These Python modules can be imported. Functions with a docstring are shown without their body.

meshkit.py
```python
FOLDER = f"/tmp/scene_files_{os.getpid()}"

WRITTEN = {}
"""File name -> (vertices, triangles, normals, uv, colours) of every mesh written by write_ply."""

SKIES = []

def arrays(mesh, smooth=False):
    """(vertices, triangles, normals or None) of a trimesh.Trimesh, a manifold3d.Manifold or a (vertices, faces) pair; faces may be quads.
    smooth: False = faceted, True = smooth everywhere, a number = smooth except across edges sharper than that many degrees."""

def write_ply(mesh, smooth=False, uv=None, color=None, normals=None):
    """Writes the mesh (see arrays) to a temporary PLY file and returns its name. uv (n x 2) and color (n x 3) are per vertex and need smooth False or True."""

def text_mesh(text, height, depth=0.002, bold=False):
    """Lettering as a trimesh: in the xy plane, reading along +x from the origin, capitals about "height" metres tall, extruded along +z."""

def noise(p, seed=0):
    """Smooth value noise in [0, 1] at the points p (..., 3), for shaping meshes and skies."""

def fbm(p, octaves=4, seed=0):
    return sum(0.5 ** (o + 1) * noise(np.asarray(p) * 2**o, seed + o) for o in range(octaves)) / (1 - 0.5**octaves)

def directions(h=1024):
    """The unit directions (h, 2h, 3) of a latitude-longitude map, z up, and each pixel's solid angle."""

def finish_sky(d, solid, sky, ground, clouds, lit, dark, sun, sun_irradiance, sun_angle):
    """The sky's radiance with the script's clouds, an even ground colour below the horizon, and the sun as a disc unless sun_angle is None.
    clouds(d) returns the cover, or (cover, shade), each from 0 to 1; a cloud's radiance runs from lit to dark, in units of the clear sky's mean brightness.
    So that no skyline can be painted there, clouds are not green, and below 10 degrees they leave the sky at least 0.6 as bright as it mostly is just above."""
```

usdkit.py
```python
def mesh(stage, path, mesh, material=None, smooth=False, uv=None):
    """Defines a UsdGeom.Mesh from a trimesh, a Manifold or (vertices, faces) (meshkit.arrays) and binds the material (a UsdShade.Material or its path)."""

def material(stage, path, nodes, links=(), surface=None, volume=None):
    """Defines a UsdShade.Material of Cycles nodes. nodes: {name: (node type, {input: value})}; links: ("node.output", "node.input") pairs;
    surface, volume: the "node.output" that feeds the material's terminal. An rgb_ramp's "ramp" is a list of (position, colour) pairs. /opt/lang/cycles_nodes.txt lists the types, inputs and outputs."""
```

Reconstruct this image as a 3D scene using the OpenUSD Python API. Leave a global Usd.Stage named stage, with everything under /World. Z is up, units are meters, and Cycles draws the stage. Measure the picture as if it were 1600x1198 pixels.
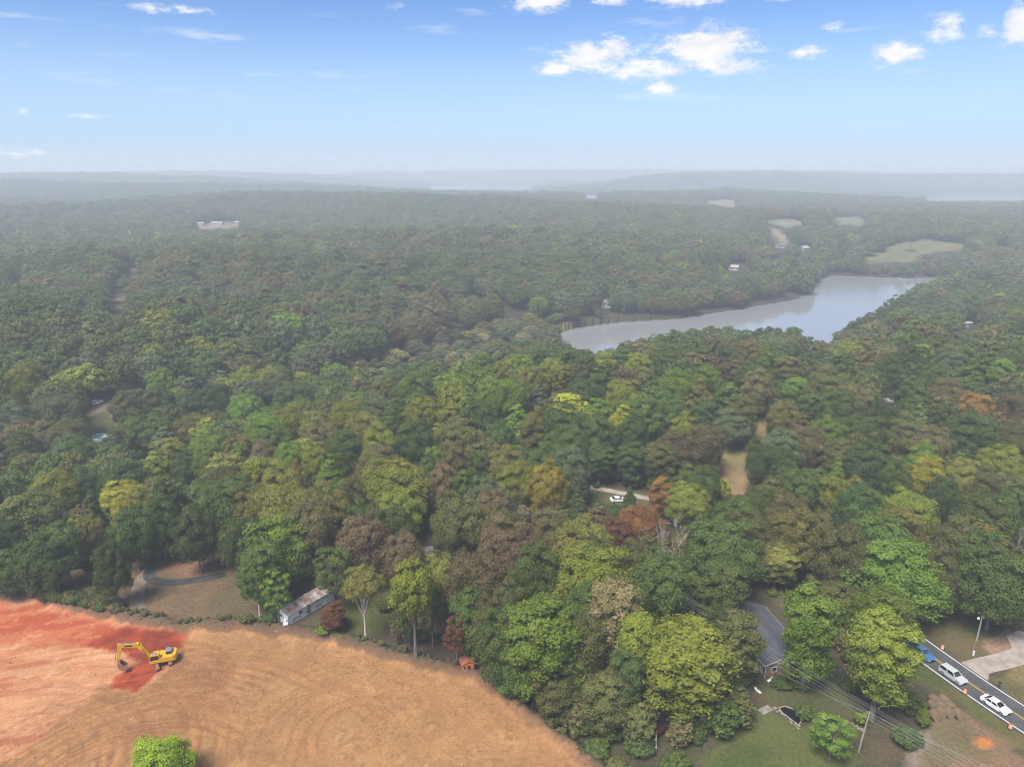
import math, random
import numpy as np
import shapely
from shapely.geometry import Polygon, LineString
import usdkit, meshkit
from pxr import Usd, UsdGeom, UsdLux, UsdShade, Gf, Sdf, Vt

# ------------------------------------------------------------------ stage, camera, sky, sun, exposure
stage = Usd.Stage.CreateInMemory()
UsdGeom.SetStageUpAxis(stage, "Z")
UsdGeom.SetStageMetersPerUnit(stage, 1.0)
UsdGeom.Xform.Define(stage, "/World")
UsdGeom.Scope.Define(stage, "/World/Looks")

CAM_H, PITCH, FPX = 92.0, math.radians(16.8), 1111.0
cam = UsdGeom.Camera.Define(stage, "/World/camera")
cam.CreateHorizontalApertureAttr(36.0)
cam.CreateVerticalApertureAttr(36.0 * 766 / 1024)
cam.CreateFocalLengthAttr(36.0 * FPX / 1600)
cam.CreateClippingRangeAttr(Gf.Vec2f(0.5, 60000))
cam.CreateFStopAttr(0.0)
cam.AddTranslateOp().Set(Gf.Vec3d(0, 0, CAM_H))
cam.AddRotateXOp().Set(90 - math.degrees(PITCH))
EXPOSURE = 1.97
cam.CreateExposureAttr(EXPOSURE)

SUN_ELEV, SUN_AZ = math.radians(58), math.radians(215)     # azimuth of the sun, clockwise from +y
SUN_I, SUN_ANGLE, SKY_S = 0.40, 26.0, 0.05
HAZE_DENSITY = 0.00039
sun = UsdLux.DistantLight.Define(stage, "/World/sun")
sun.CreateIntensityAttr(SUN_I)
sun.CreateAngleAttr(SUN_ANGLE)
sun.CreateNormalizeAttr(True)
sun.CreateColorAttr(Gf.Vec3f(1.0, 0.95, 0.87))
sun.AddRotateZOp().Set(-math.degrees(SUN_AZ))
sun.AddRotateXOp().Set(math.degrees(SUN_ELEV) - 90)


class Graph:
    """Collects Cycles nodes; a string input such as n3.color links, anything else is a value."""
    def __init__(self):
        self.nodes, self.links, self.k = {}, [], 0

    def __call__(self, kind, out=None, **inputs):
        self.k += 1
        name = f"n{self.k}"
        vals = {}
        for key, v in inputs.items():
            if isinstance(v, str) and v.startswith("@"):
                self.links.append((v[1:], f"{name}.{key}"))
            else:
                vals[key] = v
        self.nodes[name] = (kind, vals)
        return f"@{name}.{out}" if out else f"@{name}"

    def math(self, op, a, b=0.0, c=0.0, clamp=False):
        return self("math", "value", math_type=op, value1=a, value2=b, value3=c, use_clamp=clamp)

    def mixc(self, fac, a, b, mode="mix"):
        return self("mix", "color", mix_type=mode, fac=fac, color1=a, color2=b)

    def remap(self, v, a, b, c=0.0, d=1.0, kind="linear"):
        return self("map_range", "result", range_type=kind, value=v, from_min=a, from_max=b, to_min=c, to_max=d, clamp=True)

    def done(self, name, surface=None, volume=None):
        return usdkit.material(stage, f"/World/Looks/{name}", self.nodes, self.links,
                               surface=surface[1:] if surface else None, volume=volume[1:] if volume else None)


def sky_material():
    g = Graph()
    d = g("texture_coordinate", "generated")
    sk = g("sky_texture", "color", sky_type="single_scattering", sun_disc=False, sun_elevation=SUN_ELEV, sun_rotation=SUN_AZ,
           altitude=300.0, air_density=0.9, aerosol_density=0.35, ozone_density=2.2)
    n = g("separate_xyz"); g.links.append((d[1:], n[1:] + ".vector"))
    X, Y, Z = n + ".x", n + ".y", n + ".z"
    az = g.math("arctan2", X, Y)
    el = g.math("arcsine", Z)
    sk = g("hsv", "color", hue=0.514, saturation=1.20, value=0.82, fac=1.0, color=sk)
    # low clear air pales towards the horizon
    low = g.remap(el, 0.0, 0.20, 1.0, 0.0, "smoothstep")
    low = g.math("multiply", low, SKY_LOW[0])
    sk = g.mixc(low, sk, SKY_LOW[1])
    band = g.math("multiply", g.remap(el, -0.005, 0.055, 1.0, 0.0, "smoothstep"), 0.9)
    sk = g.mixc(band, sk, SKY_BAND)
    # cumulus banks: soft lobes at their bearings, broken up by noise
    q = g("combine_xyz", "vector", x=g.math("multiply", az, 1.0), y=g.math("multiply", el, 2.1), z=0.35)
    n1 = g("noise_texture", "fac", vector=q, scale=17.0, detail=9.0, roughness=0.66)
    n2 = g("noise_texture", "fac", vector=q, scale=60.0, detail=7.0, roughness=0.65)
    nn = g.math("add", g.math("multiply", n1, 0.68), g.math("multiply", n2, 0.32))
    tot = None
    for (px, py, w, h, s) in CLOUDS:
        a0, e0, aw, eh = px_dir(px, py, w, h)
        da = g.math("multiply", g.math("subtract", az, a0), 1 / aw)
        de = g.math("multiply", g.math("subtract", el, e0), 1 / eh)
        r2 = g.math("add", g.math("multiply", da, da), g.math("multiply", de, de))
        b = g.math("multiply", g.math("exponent", g.math("multiply", r2, -0.9)), s)
        tot = b if tot is None else g.math("maximum", tot, b)
    v = g.math("add", tot, g.math("multiply", g.math("subtract", nn, 0.5), 3.6))
    cover = g.remap(v, 0.26, 1.02, 0.0, 1.0, "smoothstep")
    cover = g.math("multiply", cover, g.remap(tot, 0.06, 0.3))
    # scattered clouds go on over the rest of the sky
    pz = g.math("add", g.math("maximum", Z, 0.0), 0.12)
    pv = g("combine_xyz", "vector", x=g.math("divide", X, pz), y=g.math("divide", Y, pz), z=0.0)
    n3 = g("noise_texture", "fac", vector=pv, scale=1.1, detail=8.0, roughness=0.56)
    c3 = g.remap(n3, 0.44, 0.66, 0.0, 1.0, "smoothstep")
    c3 = g.math("multiply", c3, g.remap(el, 0.235, 0.40))
    wisp = g("noise_texture", "fac", vector=g("combine_xyz", "vector", x=az, y=g.math("multiply", el, 7.0), z=2.0), scale=7.0, detail=6.0, roughness=0.6)
    wc = g.math("multiply", g.remap(wisp, 0.58, 0.80), g.remap(el, 0.02, 0.10))
    wc = g.math("multiply", wc, 0.55)
    cover = g.math("maximum", g.math("maximum", cover, c3), wc)
    shade = g("noise_texture", "fac", vector=q, scale=22.0, detail=4.0)
    cl = g.mixc(g.remap(shade, 0.35, 0.7), CLOUD_A, CLOUD_B)
    col = g.mixc(cover, sk, cl)
    bg = g("background_shader", "background", color=col, strength=SKY_S)
    return g.done("sky_look", bg)


def px_dir(px, py, w, h):
    def ae(x, y):
        v = np.array([(x - 800) / FPX, 1, -(y - 599) / FPX])
        c, s = math.cos(PITCH), math.sin(PITCH)
        D = np.array([v[0], v[1] * c + v[2] * s, -v[1] * s + v[2] * c]); D /= np.linalg.norm(D)
        return math.atan2(D[0], D[1]), math.asin(D[2])
    a, e = ae(px, py)
    a1, _ = ae(px + w / 2, py); _, e1 = ae(px, py - h / 2)
    return a, e, abs(a1 - a), abs(e1 - e)


SKY_LOW = (0.88, (2.45, 3.45, 5.0))
SKY_BAND = (3.45, 3.92, 4.5)
CLOUD_A, CLOUD_B = (5.4, 5.4, 5.4), (4.3, 4.4, 4.65)
CLOUDS = [(1095, 78, 150, 70, 1.25), (935, 88, 150, 62, 0.95), (1020, 105, 170, 50, 0.85), (1165, 105, 90, 36, 0.8), (1030, 138, 70, 30, 0.85), (870, 108, 70, 30, 0.7), (845, 2, 100, 32, 1.0),
          (965, 0, 70, 26, 0.9), (1080, -8, 160, 34, 1.0), (1235, -6, 70, 26, 0.9), (1400, 85, 110, 38, 0.9), (1470, 50, 80, 50, 0.85), (1545, 48, 46, 34, 0.8), (1595, 38, 62, 70, 1.2),
          (1260, 86, 80, 26, 0.75), (1310, 40, 50, 20, 0.6), (620, 12, 40, 22, 0.6), (640, 146, 44, 18, 0.5), (20, 238, 120, 26, 0.5), (25, 172, 70, 26, 0.42), (270, 16, 190, 18, 0.5), (150, 182, 140, 10, 0.45)]
dome = UsdLux.DomeLight.Define(stage, "/World/sky")
UsdShade.MaterialBindingAPI.Apply(dome.GetPrim()).Bind(sky_material())

# ------------------------------------------------------------------ helpers
used = {}


def numbered(name, parent="/World"):
    k = (parent, name)
    n = used.get(k, 0)
    used[k] = n + 1
    return f"{parent}/{name}" if n == 0 else f"{parent}/{name}_{n:03d}"


def tag(prim, label=None, cat=None, group=None, kind=None):
    for key, v in (("label", label), ("category", cat), ("group", group), ("kind", kind)):
        if v:
            prim.SetCustomDataByKey(key, v)
    return prim


def thing(name, label, cat, loc=(0, 0, 0), rz=0.0, group=None, scale=None):
    x = UsdGeom.Xform.Define(stage, numbered(name))
    x.AddTranslateOp().Set(Gf.Vec3d(*map(float, loc)))
    x.AddRotateZOp().Set(math.degrees(rz))
    if scale is not None:
        x.AddScaleOp().Set(Gf.Vec3f(*map(float, scale)))
    return tag(x.GetPrim(), label, cat, group)


def obj(name, mb, mat, parent=None, smooth=False, label=None, kind=None, cat=None, group=None, prim=None):
    path = numbered(name, str(parent.GetPath()) if parent else "/World")
    m = usdkit.mesh(stage, path, mb.mesh() if hasattr(mb, "mesh") else mb, mat, smooth=smooth)
    for key, (typ, arr) in (prim or {}).items():
        T = {"c": Sdf.ValueTypeNames.Color3fArray, "f": Sdf.ValueTypeNames.FloatArray}[typ]
        A = Vt.Vec3fArray.FromNumpy(np.asarray(arr, np.float32)) if typ == "c" else Vt.FloatArray.FromNumpy(np.asarray(arr, np.float32))
        UsdGeom.PrimvarsAPI(m).CreatePrimvar(key, T, "vertex").Set(A)
    return tag(m.GetPrim(), label, cat, group, kind)


class MB:
    """Collects shapes into one mesh."""
    def __init__(self):
        self.v, self.f, self.n = [], [], 0

    def add(self, v, f):
        v = np.asarray(v, float); f = np.asarray(f, int)
        if f.shape[1] == 4:
            f = np.vstack([f[:, [0, 1, 2]], f[:, [0, 2, 3]]])
        self.v.append(v); self.f.append(f + self.n); self.n += len(v)
        return self

    def mesh(self):
        return np.vstack(self.v), np.vstack(self.f)

    def box(self, c, s, rz=0.0, chamfer=0.0, M=None):
        x, y, z = np.asarray(s, float) / 2
        if chamfer:
            b = min(chamfer, x * .9, y * .9, z * .9)
            pts = []
            for sx in (-1, 1):
                for sy in (-1, 1):
                    for sz in (-1, 1):
                        pts += [(sx * x, sy * (y - b), sz * (z - b)), (sx * (x - b), sy * y, sz * (z - b)), (sx * (x - b), sy * (y - b), sz * z)]
            v, f = hull(pts)
        else:
            v = np.array([(a, b, c_) for a in (-x, x) for b in (-y, y) for c_ in (-z, z)])
            f = np.array([[0, 1, 3, 2], [4, 6, 7, 5], [0, 4, 5, 1], [2, 3, 7, 6], [0, 2, 6, 4], [1, 5, 7, 3]])
        if rz:
            c0, s0 = math.cos(rz), math.sin(rz)
            v = v @ np.array([[c0, s0, 0], [-s0, c0, 0], [0, 0, 1]])
        if M is not None:
            v = v @ np.asarray(M).T
        return self.add(v + np.asarray(c, float), f)

    def hull(self, pts):
        return self.add(*hull(pts))

    def tube(self, pts, radii, sides=6, caps=True):
        p = np.asarray(pts, float)
        r = np.broadcast_to(np.asarray(radii, float), (len(p),))
        t = np.gradient(p, axis=0); t /= np.linalg.norm(t, axis=1, keepdims=True) + 1e-12
        ref = np.where(np.abs(t[:, 2:]) < 0.95, [[0, 0, 1.0]], [[1.0, 0, 0]])
        a = np.cross(t, ref); a /= np.linalg.norm(a, axis=1, keepdims=True) + 1e-12
        for k in range(1, len(a)):
            a[k] = a[k - 1] - t[k] * (a[k - 1] @ t[k]); a[k] /= np.linalg.norm(a[k]) + 1e-12
        b = np.cross(t, a)
        ang = np.arange(sides) * 2 * np.pi / sides
        v = (p[:, None] + r[:, None, None] * (np.cos(ang)[None, :, None] * a[:, None] + np.sin(ang)[None, :, None] * b[:, None])).reshape(-1, 3)
        f = []
        for i in range(len(p) - 1):
            for j in range(sides):
                k = (j + 1) % sides
                f.append([i * sides + j, i * sides + k, (i + 1) * sides + k, (i + 1) * sides + j])
        f = np.array(f)
        f = np.vstack([f[:, [0, 1, 2]], f[:, [0, 2, 3]]])
        if caps:
            n = len(v)
            v = np.vstack([v, p[0], p[-1]])
            e = (len(p) - 1) * sides
            f = np.vstack([f, [[n, (j + 1) % sides, j] for j in range(sides)], [[n + 1, e + j, e + (j + 1) % sides] for j in range(sides)]])
        return self.add(v, f)

    def prism(self, prof, y0, y1, taper=None):
        """Closed profile in x, z drawn from y0 to y1."""
        from mapbox_earcut import triangulate_float64
        p = np.asarray(prof, float); n = len(p)
        tri = triangulate_float64(p, np.array([n], np.uint32)).reshape(-1, 3).astype(int)
        a = np.column_stack([p[:, 0], np.full(n, y0), p[:, 1]]); b = np.column_stack([p[:, 0], np.full(n, y1), p[:, 1]])
        side = np.array([[i, (i + 1) % n, (i + 1) % n + n, i + n] for i in range(n)])
        return self.add(np.vstack([a, b]), np.vstack([tri, tri[:, ::-1] + n, side[:, [0, 1, 2]], side[:, [0, 2, 3]]]))


def hull(pts):
    from scipy.spatial import ConvexHull
    p = np.unique(np.round(np.asarray(pts, float), 6), axis=0)
    h = ConvexHull(p)
    f = h.simplices.copy()
    c = p.mean(0)
    nrm = np.cross(p[f[:, 1]] - p[f[:, 0]], p[f[:, 2]] - p[f[:, 0]])
    flip = ((p[f].mean(1) - c) * nrm).sum(1) < 0
    f[flip] = f[flip][:, ::-1]
    # faceted: separate the corners of every face
    return p[f].reshape(-1, 3), np.arange(len(f) * 3).reshape(-1, 3)


def srgb(r, g, b):
    x = np.array([r, g, b], float) / 255
    return tuple(np.where(x < 0.04045, x / 12.92, ((x + 0.055) / 1.055) ** 2.4))


def smooth01(x, a=0.0, b=1.0):
    t = np.clip((np.asarray(x, float) - a) / (b - a), 0, 1)
    return t * t * (3 - 2 * t)


def ray(px, py):
    x, y = (np.asarray(px, float) - 800) / FPX, -(np.asarray(py, float) - 599) / FPX
    c, s = math.cos(PITCH), math.sin(PITCH)
    return x, c + y * s, -s + y * c


def at_level(px, py, z):
    dx, dy, dz = ray(px, py)
    t = (z - CAM_H) / dz
    return dx * t, dy * t


def to_px(x, y, z):
    c, s = math.cos(PITCH), math.sin(PITCH)
    z = np.asarray(z, float) - CAM_H
    depth = y * c - z * s
    return 800 + FPX * x / depth, 599 - FPX * (y * s + z * c) / depth, depth


# ------------------------------------------------------------------ terrain
LAKE_Z = -22.0


def px_poly(pts, z):
    return Polygon([at_level(x, y, z) for x, y in pts]).buffer(0)


lake_poly = px_poly([(866, 522), (900, 512), (960, 504), (1060, 498), (1150, 484), (1240, 469), (1272, 457), (1282, 438), (1300, 431), (1420, 435), (1520, 433), (1640, 432), (1640, 438), (1520, 440), (1450, 456), (1405, 494), (1370, 530),
                     (1310, 564), (1200, 580), (1080, 575), (980, 566), (905, 556), (876, 540)], LAKE_Z)
pond_a = px_poly([(672, 294), (700, 287), (750, 287), (775, 291), (800, 288), (832, 289), (832, 299), (790, 303), (672, 302)], LAKE_Z)
pond_b = px_poly([(1446, 304), (1480, 301), (1660, 302), (1660, 324), (1446, 322)], LAKE_Z)
creek = LineString([at_level(870, 530, -22), at_level(800, 545, -21), at_level(700, 590, -18), at_level(560, 640, -14), at_level(380, 700, -11), at_level(150, 780, -8), at_level(-150, 850, -8)])


def hill_at(px, dist, ang, la, lb, hh):
    a = math.atan2((px - 800) / FPX, 1.0)
    return (dist * math.sin(a), dist * math.cos(a), math.radians(ang), la, lb, hh)


HILLS = [hill_at(1120, 275, 8, 150, 55, 8), hill_at(420, 620, -14, 230, 90, 16), hill_at(120, 430, 8, 130, 70, 10), hill_at(700, 830, 6, 260, 100, 14), hill_at(1480, 420, -6, 120, 110, 8), hill_at(1050, 1250, 5, 300, 150, 14), hill_at(690, 1450, -4, 420, 240, 24), hill_at(380, 1900, 6, 420, 260, 17), hill_at(60, 1500, 10, 400, 250, 12), hill_at(1010, 2050, 4, 520, 300, 16), hill_at(1300, 2300, -5, 500, 280, 10), hill_at(180, 2700, 5, 900, 350, 32),
         hill_at(520, 3300, -6, 800, 350, 30), hill_at(1010, 3700, 3, 650, 420, 44), hill_at(1330, 4300, 5, 900, 400, 58), hill_at(1650, 3900, -5, 700, 400, 50), hill_at(760, 6300, 0, 900, 500, 84), hill_at(250, 5200, 4, 1200, 500, 62), hill_at(1100, 6800, -3, 1500, 600, 88), hill_at(-100, 4300, -4, 900, 500, 52)]


def terrain(x, y):
    x = np.asarray(x, float); y = np.asarray(y, float)
    r = np.hypot(x, y)
    p = np.stack([x, y, np.zeros_like(x)], -1)
    amp = 1.0 + 13 * smooth01(r, 200, 600) + 18 * smooth01(r, 900, 2600)
    hill = (meshkit.fbm(p / 420.0 + 7.3, 3, 5) - 0.5) * 2 * amp + (meshkit.fbm(p / 1500.0 + 3.1, 2, 9) - 0.5) * 70 * smooth01(r, 1300, 4200)
    hill = hill + 10 * smooth01(r, 3000, 6500) - 3 * smooth01(r, 180, 420)
    pts = shapely.points(x, y)
    pond_free = np.ones_like(x)
    for poly, zz, w in ((creek, None, 120.0), (lake_poly, LAKE_Z, 150.0), (pond_b, LAKE_Z, 700.0), (pond_a, LAKE_Z, 900.0)):
        d = shapely.distance(pts, poly)
        if zz is None:
            zz = -14 - 7 * smooth01(y, 180, 480)
        s = smooth01(d, 0, w) ** 0.7
        if w > 500:
            pond_free = pond_free * s
        low = zz + 0.25 if zz is not LAKE_Z else zz + 0.4
        hill = np.where(d < w, low + (hill - low) * s, hill)
    wet = np.zeros(x.shape, bool)
    for poly in (lake_poly, pond_a, pond_b):
        wet |= shapely.contains_xy(poly, x, y)
        hill = np.where(shapely.contains_xy(poly, x, y), LAKE_Z - 2.0, hill)
    for (bx, by, ang, la, lb, hh) in HILLS:
        ca, sa = math.cos(ang), math.sin(ang)
        u, v = ((x - bx) * ca + (y - by) * sa) / la, (-(x - bx) * sa + (y - by) * ca) / lb
        hill = hill + np.where(wet, 0, hh) * np.exp(-(u * u + v * v)) * pond_free
    hill = np.where(hill > 30, 30 + 30 * np.tanh((hill - 30) / 30), hill)
    near = smooth01(r, 175, 260)
    return hill * (0.15 + 0.85 * near) if near.ndim else float(hill * (0.15 + 0.85 * near))


def ground_at(px, py, off=0.0):
    """The point of the terrain (raised by off) that stands behind a spot of the view."""
    px = np.atleast_1d(np.asarray(px, float)); py = np.atleast_1d(np.asarray(py, float))
    dx, dy, dz = ray(px, py)
    z = np.zeros_like(px) + off
    for _ in range(14):
        t = (z - CAM_H) / np.minimum(dz, -1e-3)
        z = 0.5 * z + 0.5 * (terrain(dx * t, dy * t) + off)
    t = (z - CAM_H) / np.minimum(dz, -1e-3)
    return np.stack([dx * t, dy * t, terrain(dx * t, dy * t)], -1)


def G1(px, py, off=0.0):
    return ground_at(px, py, off)[0]


def wpoly(pts):
    g = ground_at([p[0] for p in pts], [p[1] for p in pts])
    return Polygon(g[:, :2]).buffer(0)

# ------------------------------------------------------------------ ground: one sheet from the site to the horizon
DIRT_PX = [(-160, 925), (0, 937), (60, 934), (120, 950), (200, 967), (290, 984), (330, 977), (430, 985), (520, 997), (620, 1025), (700, 1045), (745, 1058), (790, 1090), (850, 1138), (930, 1198), (1000, 1262), (-160, 1262)]
dirt_poly = wpoly(DIRT_PX)
red_poly = wpoly([(-160, 925), (0, 937), (60, 934), (120, 950), (200, 967), (300, 988), (284, 1006), (268, 1018), (262, 1034), (240, 1046), (225, 1062), (208, 1073), (160, 1058), (150, 1070), (110, 1100), (60, 1140), (-160, 1250)])
deep_poly = wpoly([(196, 975), (300, 988), (284, 1006), (268, 1018), (262, 1034), (240, 1046), (225, 1062), (208, 1073), (165, 1060), (180, 1045), (215, 1025), (190, 1012), (130, 1000), (150, 990)])
band_poly = wpoly([(-160, 930), (0, 945), (60, 940), (200, 978), (196, 1000), (120, 996), (0, 994), (-160, 990)])
edge_line = LineString(ground_at([p[0] for p in DIRT_PX[:15]], [p[1] for p in DIRT_PX[:15]])[:, :2])


def site(x, y):
    """Height of the graded clay over the natural ground: cut below the bank at the left, a ragged lip of spoil all along its edge."""
    x = np.asarray(x, float); y = np.asarray(y, float)
    out = np.zeros_like(x)
    m = (x > -190) & (x < 60) & (y > 40) & (y < 165)
    if m.any():
        xs, ys = x[m], y[m]
        pts = shapely.points(xs, ys)
        inside = shapely.contains_xy(dirt_poly, xs, ys)
        d = shapely.distance(pts, edge_line)
        sd = np.where(inside, d, -d)
        p = np.stack([xs, ys, np.zeros_like(xs)], -1)
        n = meshkit.fbm(p / 3.2, 4, 21)
        lip = (0.35 + 1.1 * n) * np.exp(-((sd + 0.9) / 1.3) ** 2)
        cut = -1.6 * smooth01(sd, 0.0, 16.0) * smooth01(-xs, 55, 85) - 0.5 * smooth01(sd, 0.0, 2.5)
        rough = (meshkit.fbm(p / 1.1, 3, 33) - 0.5) * 0.22 * smooth01(sd, 0, 1.5)
        bank = -1.3 * smooth01(-sd, 0.5, 4.0) * smooth01(xs, -40, -10) * (1 - smooth01(-sd, 8, 26))
        rut = np.where(inside, tracks(xs, ys)[0], 0.0)
        lip = lip * (.55 + .9 * meshkit.fbm(p / .8, 2, 24))
        out[m] = lip + np.where(inside, cut + rough, bank) - 0.10 * rut
    return out


_rt = random.Random(5)
ARCS = []                                                  # centre x, y, radius, from, to (degrees), depth
_c = G1(262, 1066)
for k in range(9):
    ARCS.append((_c[0] + _rt.uniform(-1.5, 1.5), _c[1] + _rt.uniform(-1.5, 1.5), 5.2 + k * 0.75 + _rt.uniform(-.2, .2), _rt.uniform(-110, -60), _rt.uniform(90, 150), _rt.uniform(.4, 1)))
_c = G1(540, 1130)
for k in range(12):
    ARCS.append((_c[0] + _rt.uniform(-3, 3), _c[1] + _rt.uniform(-3, 3), 5.0 + k * 1.0, _rt.uniform(-60, 60), _rt.uniform(80, 230), _rt.uniform(.25, .6)))
_c = G1(180, 1275)
for k in range(16):
    ARCS.append((_c[0] + _rt.uniform(-2, 2), _c[1] + _rt.uniform(-4, 2), 16 + k * 1.5 + _rt.uniform(-.5, .5), _rt.uniform(40, 80), _rt.uniform(120, 185), _rt.uniform(.5, 1)))
_c = G1(-30, 1230)
for k in range(22):
    ARCS.append((_c[0] + _rt.uniform(-3, 3), _c[1] + _rt.uniform(-3, 3), 12 + k * 1.15 + _rt.uniform(-.4, .4), _rt.uniform(-5, 30), _rt.uniform(70, 120), _rt.uniform(.4, 1)))
for k in range(46):
    q = G1(_rt.uniform(60, 860), _rt.uniform(1040, 1215))
    ARCS.append((q[0], q[1], _rt.uniform(6, 34), _rt.uniform(0, 360), 0, _rt.uniform(.15, .5)))
    a = ARCS[-1]; ARCS[-1] = (*a[:4], a[3] + _rt.uniform(20, 70), a[5])


def tracks(x, y):
    t = np.zeros_like(x); peach = np.zeros_like(x)
    jit = (meshkit.noise(np.stack([x / 2.5, y / 2.5, x * 0], -1), 3) - .5) * .5
    cut = meshkit.noise(np.stack([x / 1.9, y / 1.9, x * 0], -1), 8)
    for (cx, cy, R, a, b, s) in ARCS:
        dx, dy = x - cx, y - cy
        r = np.hypot(dx, dy)
        m = np.abs(r - R) < 2.2
        if not m.any():
            continue
        ang = np.degrees(np.arctan2(dy[m], dx[m]))
        rel = (ang - a) % 360
        on = smooth01(rel, 0, 8) * smooth01((b - a) - rel, 0, 8)
        e = np.abs(r[m] + jit[m] - R)
        w = np.exp(-((e - 1.05) / .30) ** 2) * on * s * (0.55 + .7 * cut[m])
        t[m] = np.maximum(t[m], w)
        peach[m] = np.maximum(peach[m], np.exp(-(e / .8) ** 2) * on * s)
    return t, peach


def axis(*runs):
    out = []
    for a, b, s in runs:
        out += list(np.arange(a, b - 1e-6, s))
    return out


def grow(a, b, s0, k):
    out, s = [a], s0
    while out[-1] < b:
        s *= k; out.append(out[-1] + s)
    return out


left = [-125 - (v - 0) for v in grow(0, 9300, 1.2, 1.09)][1:][::-1]
right = grow(480, 9400, 4.5, 1.06)
XS = np.array(left + axis((-125, 26, .38), (26, 118, .9), (118, 480, 4.0)) + right)
YS = np.array([-400, -250, -150, -80, -30, 10, 40, 58, 70, 80, 86] + axis((90, 150, .36), (150, 260, 1.3), (260, 800, 3.8)) + grow(800, 9400, 4.5, 1.035))
gx, gy = np.meshgrid(XS, YS, indexing="ij")
gz = terrain(gx, gy)
gz0 = gz.copy()
gz = gz + site(gx, gy)


def surf(x, y):
    x = np.asarray(x, float); y = np.asarray(y, float)
    z = terrain(np.atleast_1d(x), np.atleast_1d(y)) + site(np.atleast_1d(x), np.atleast_1d(y))
    return z if x.ndim else float(z[0])


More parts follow.
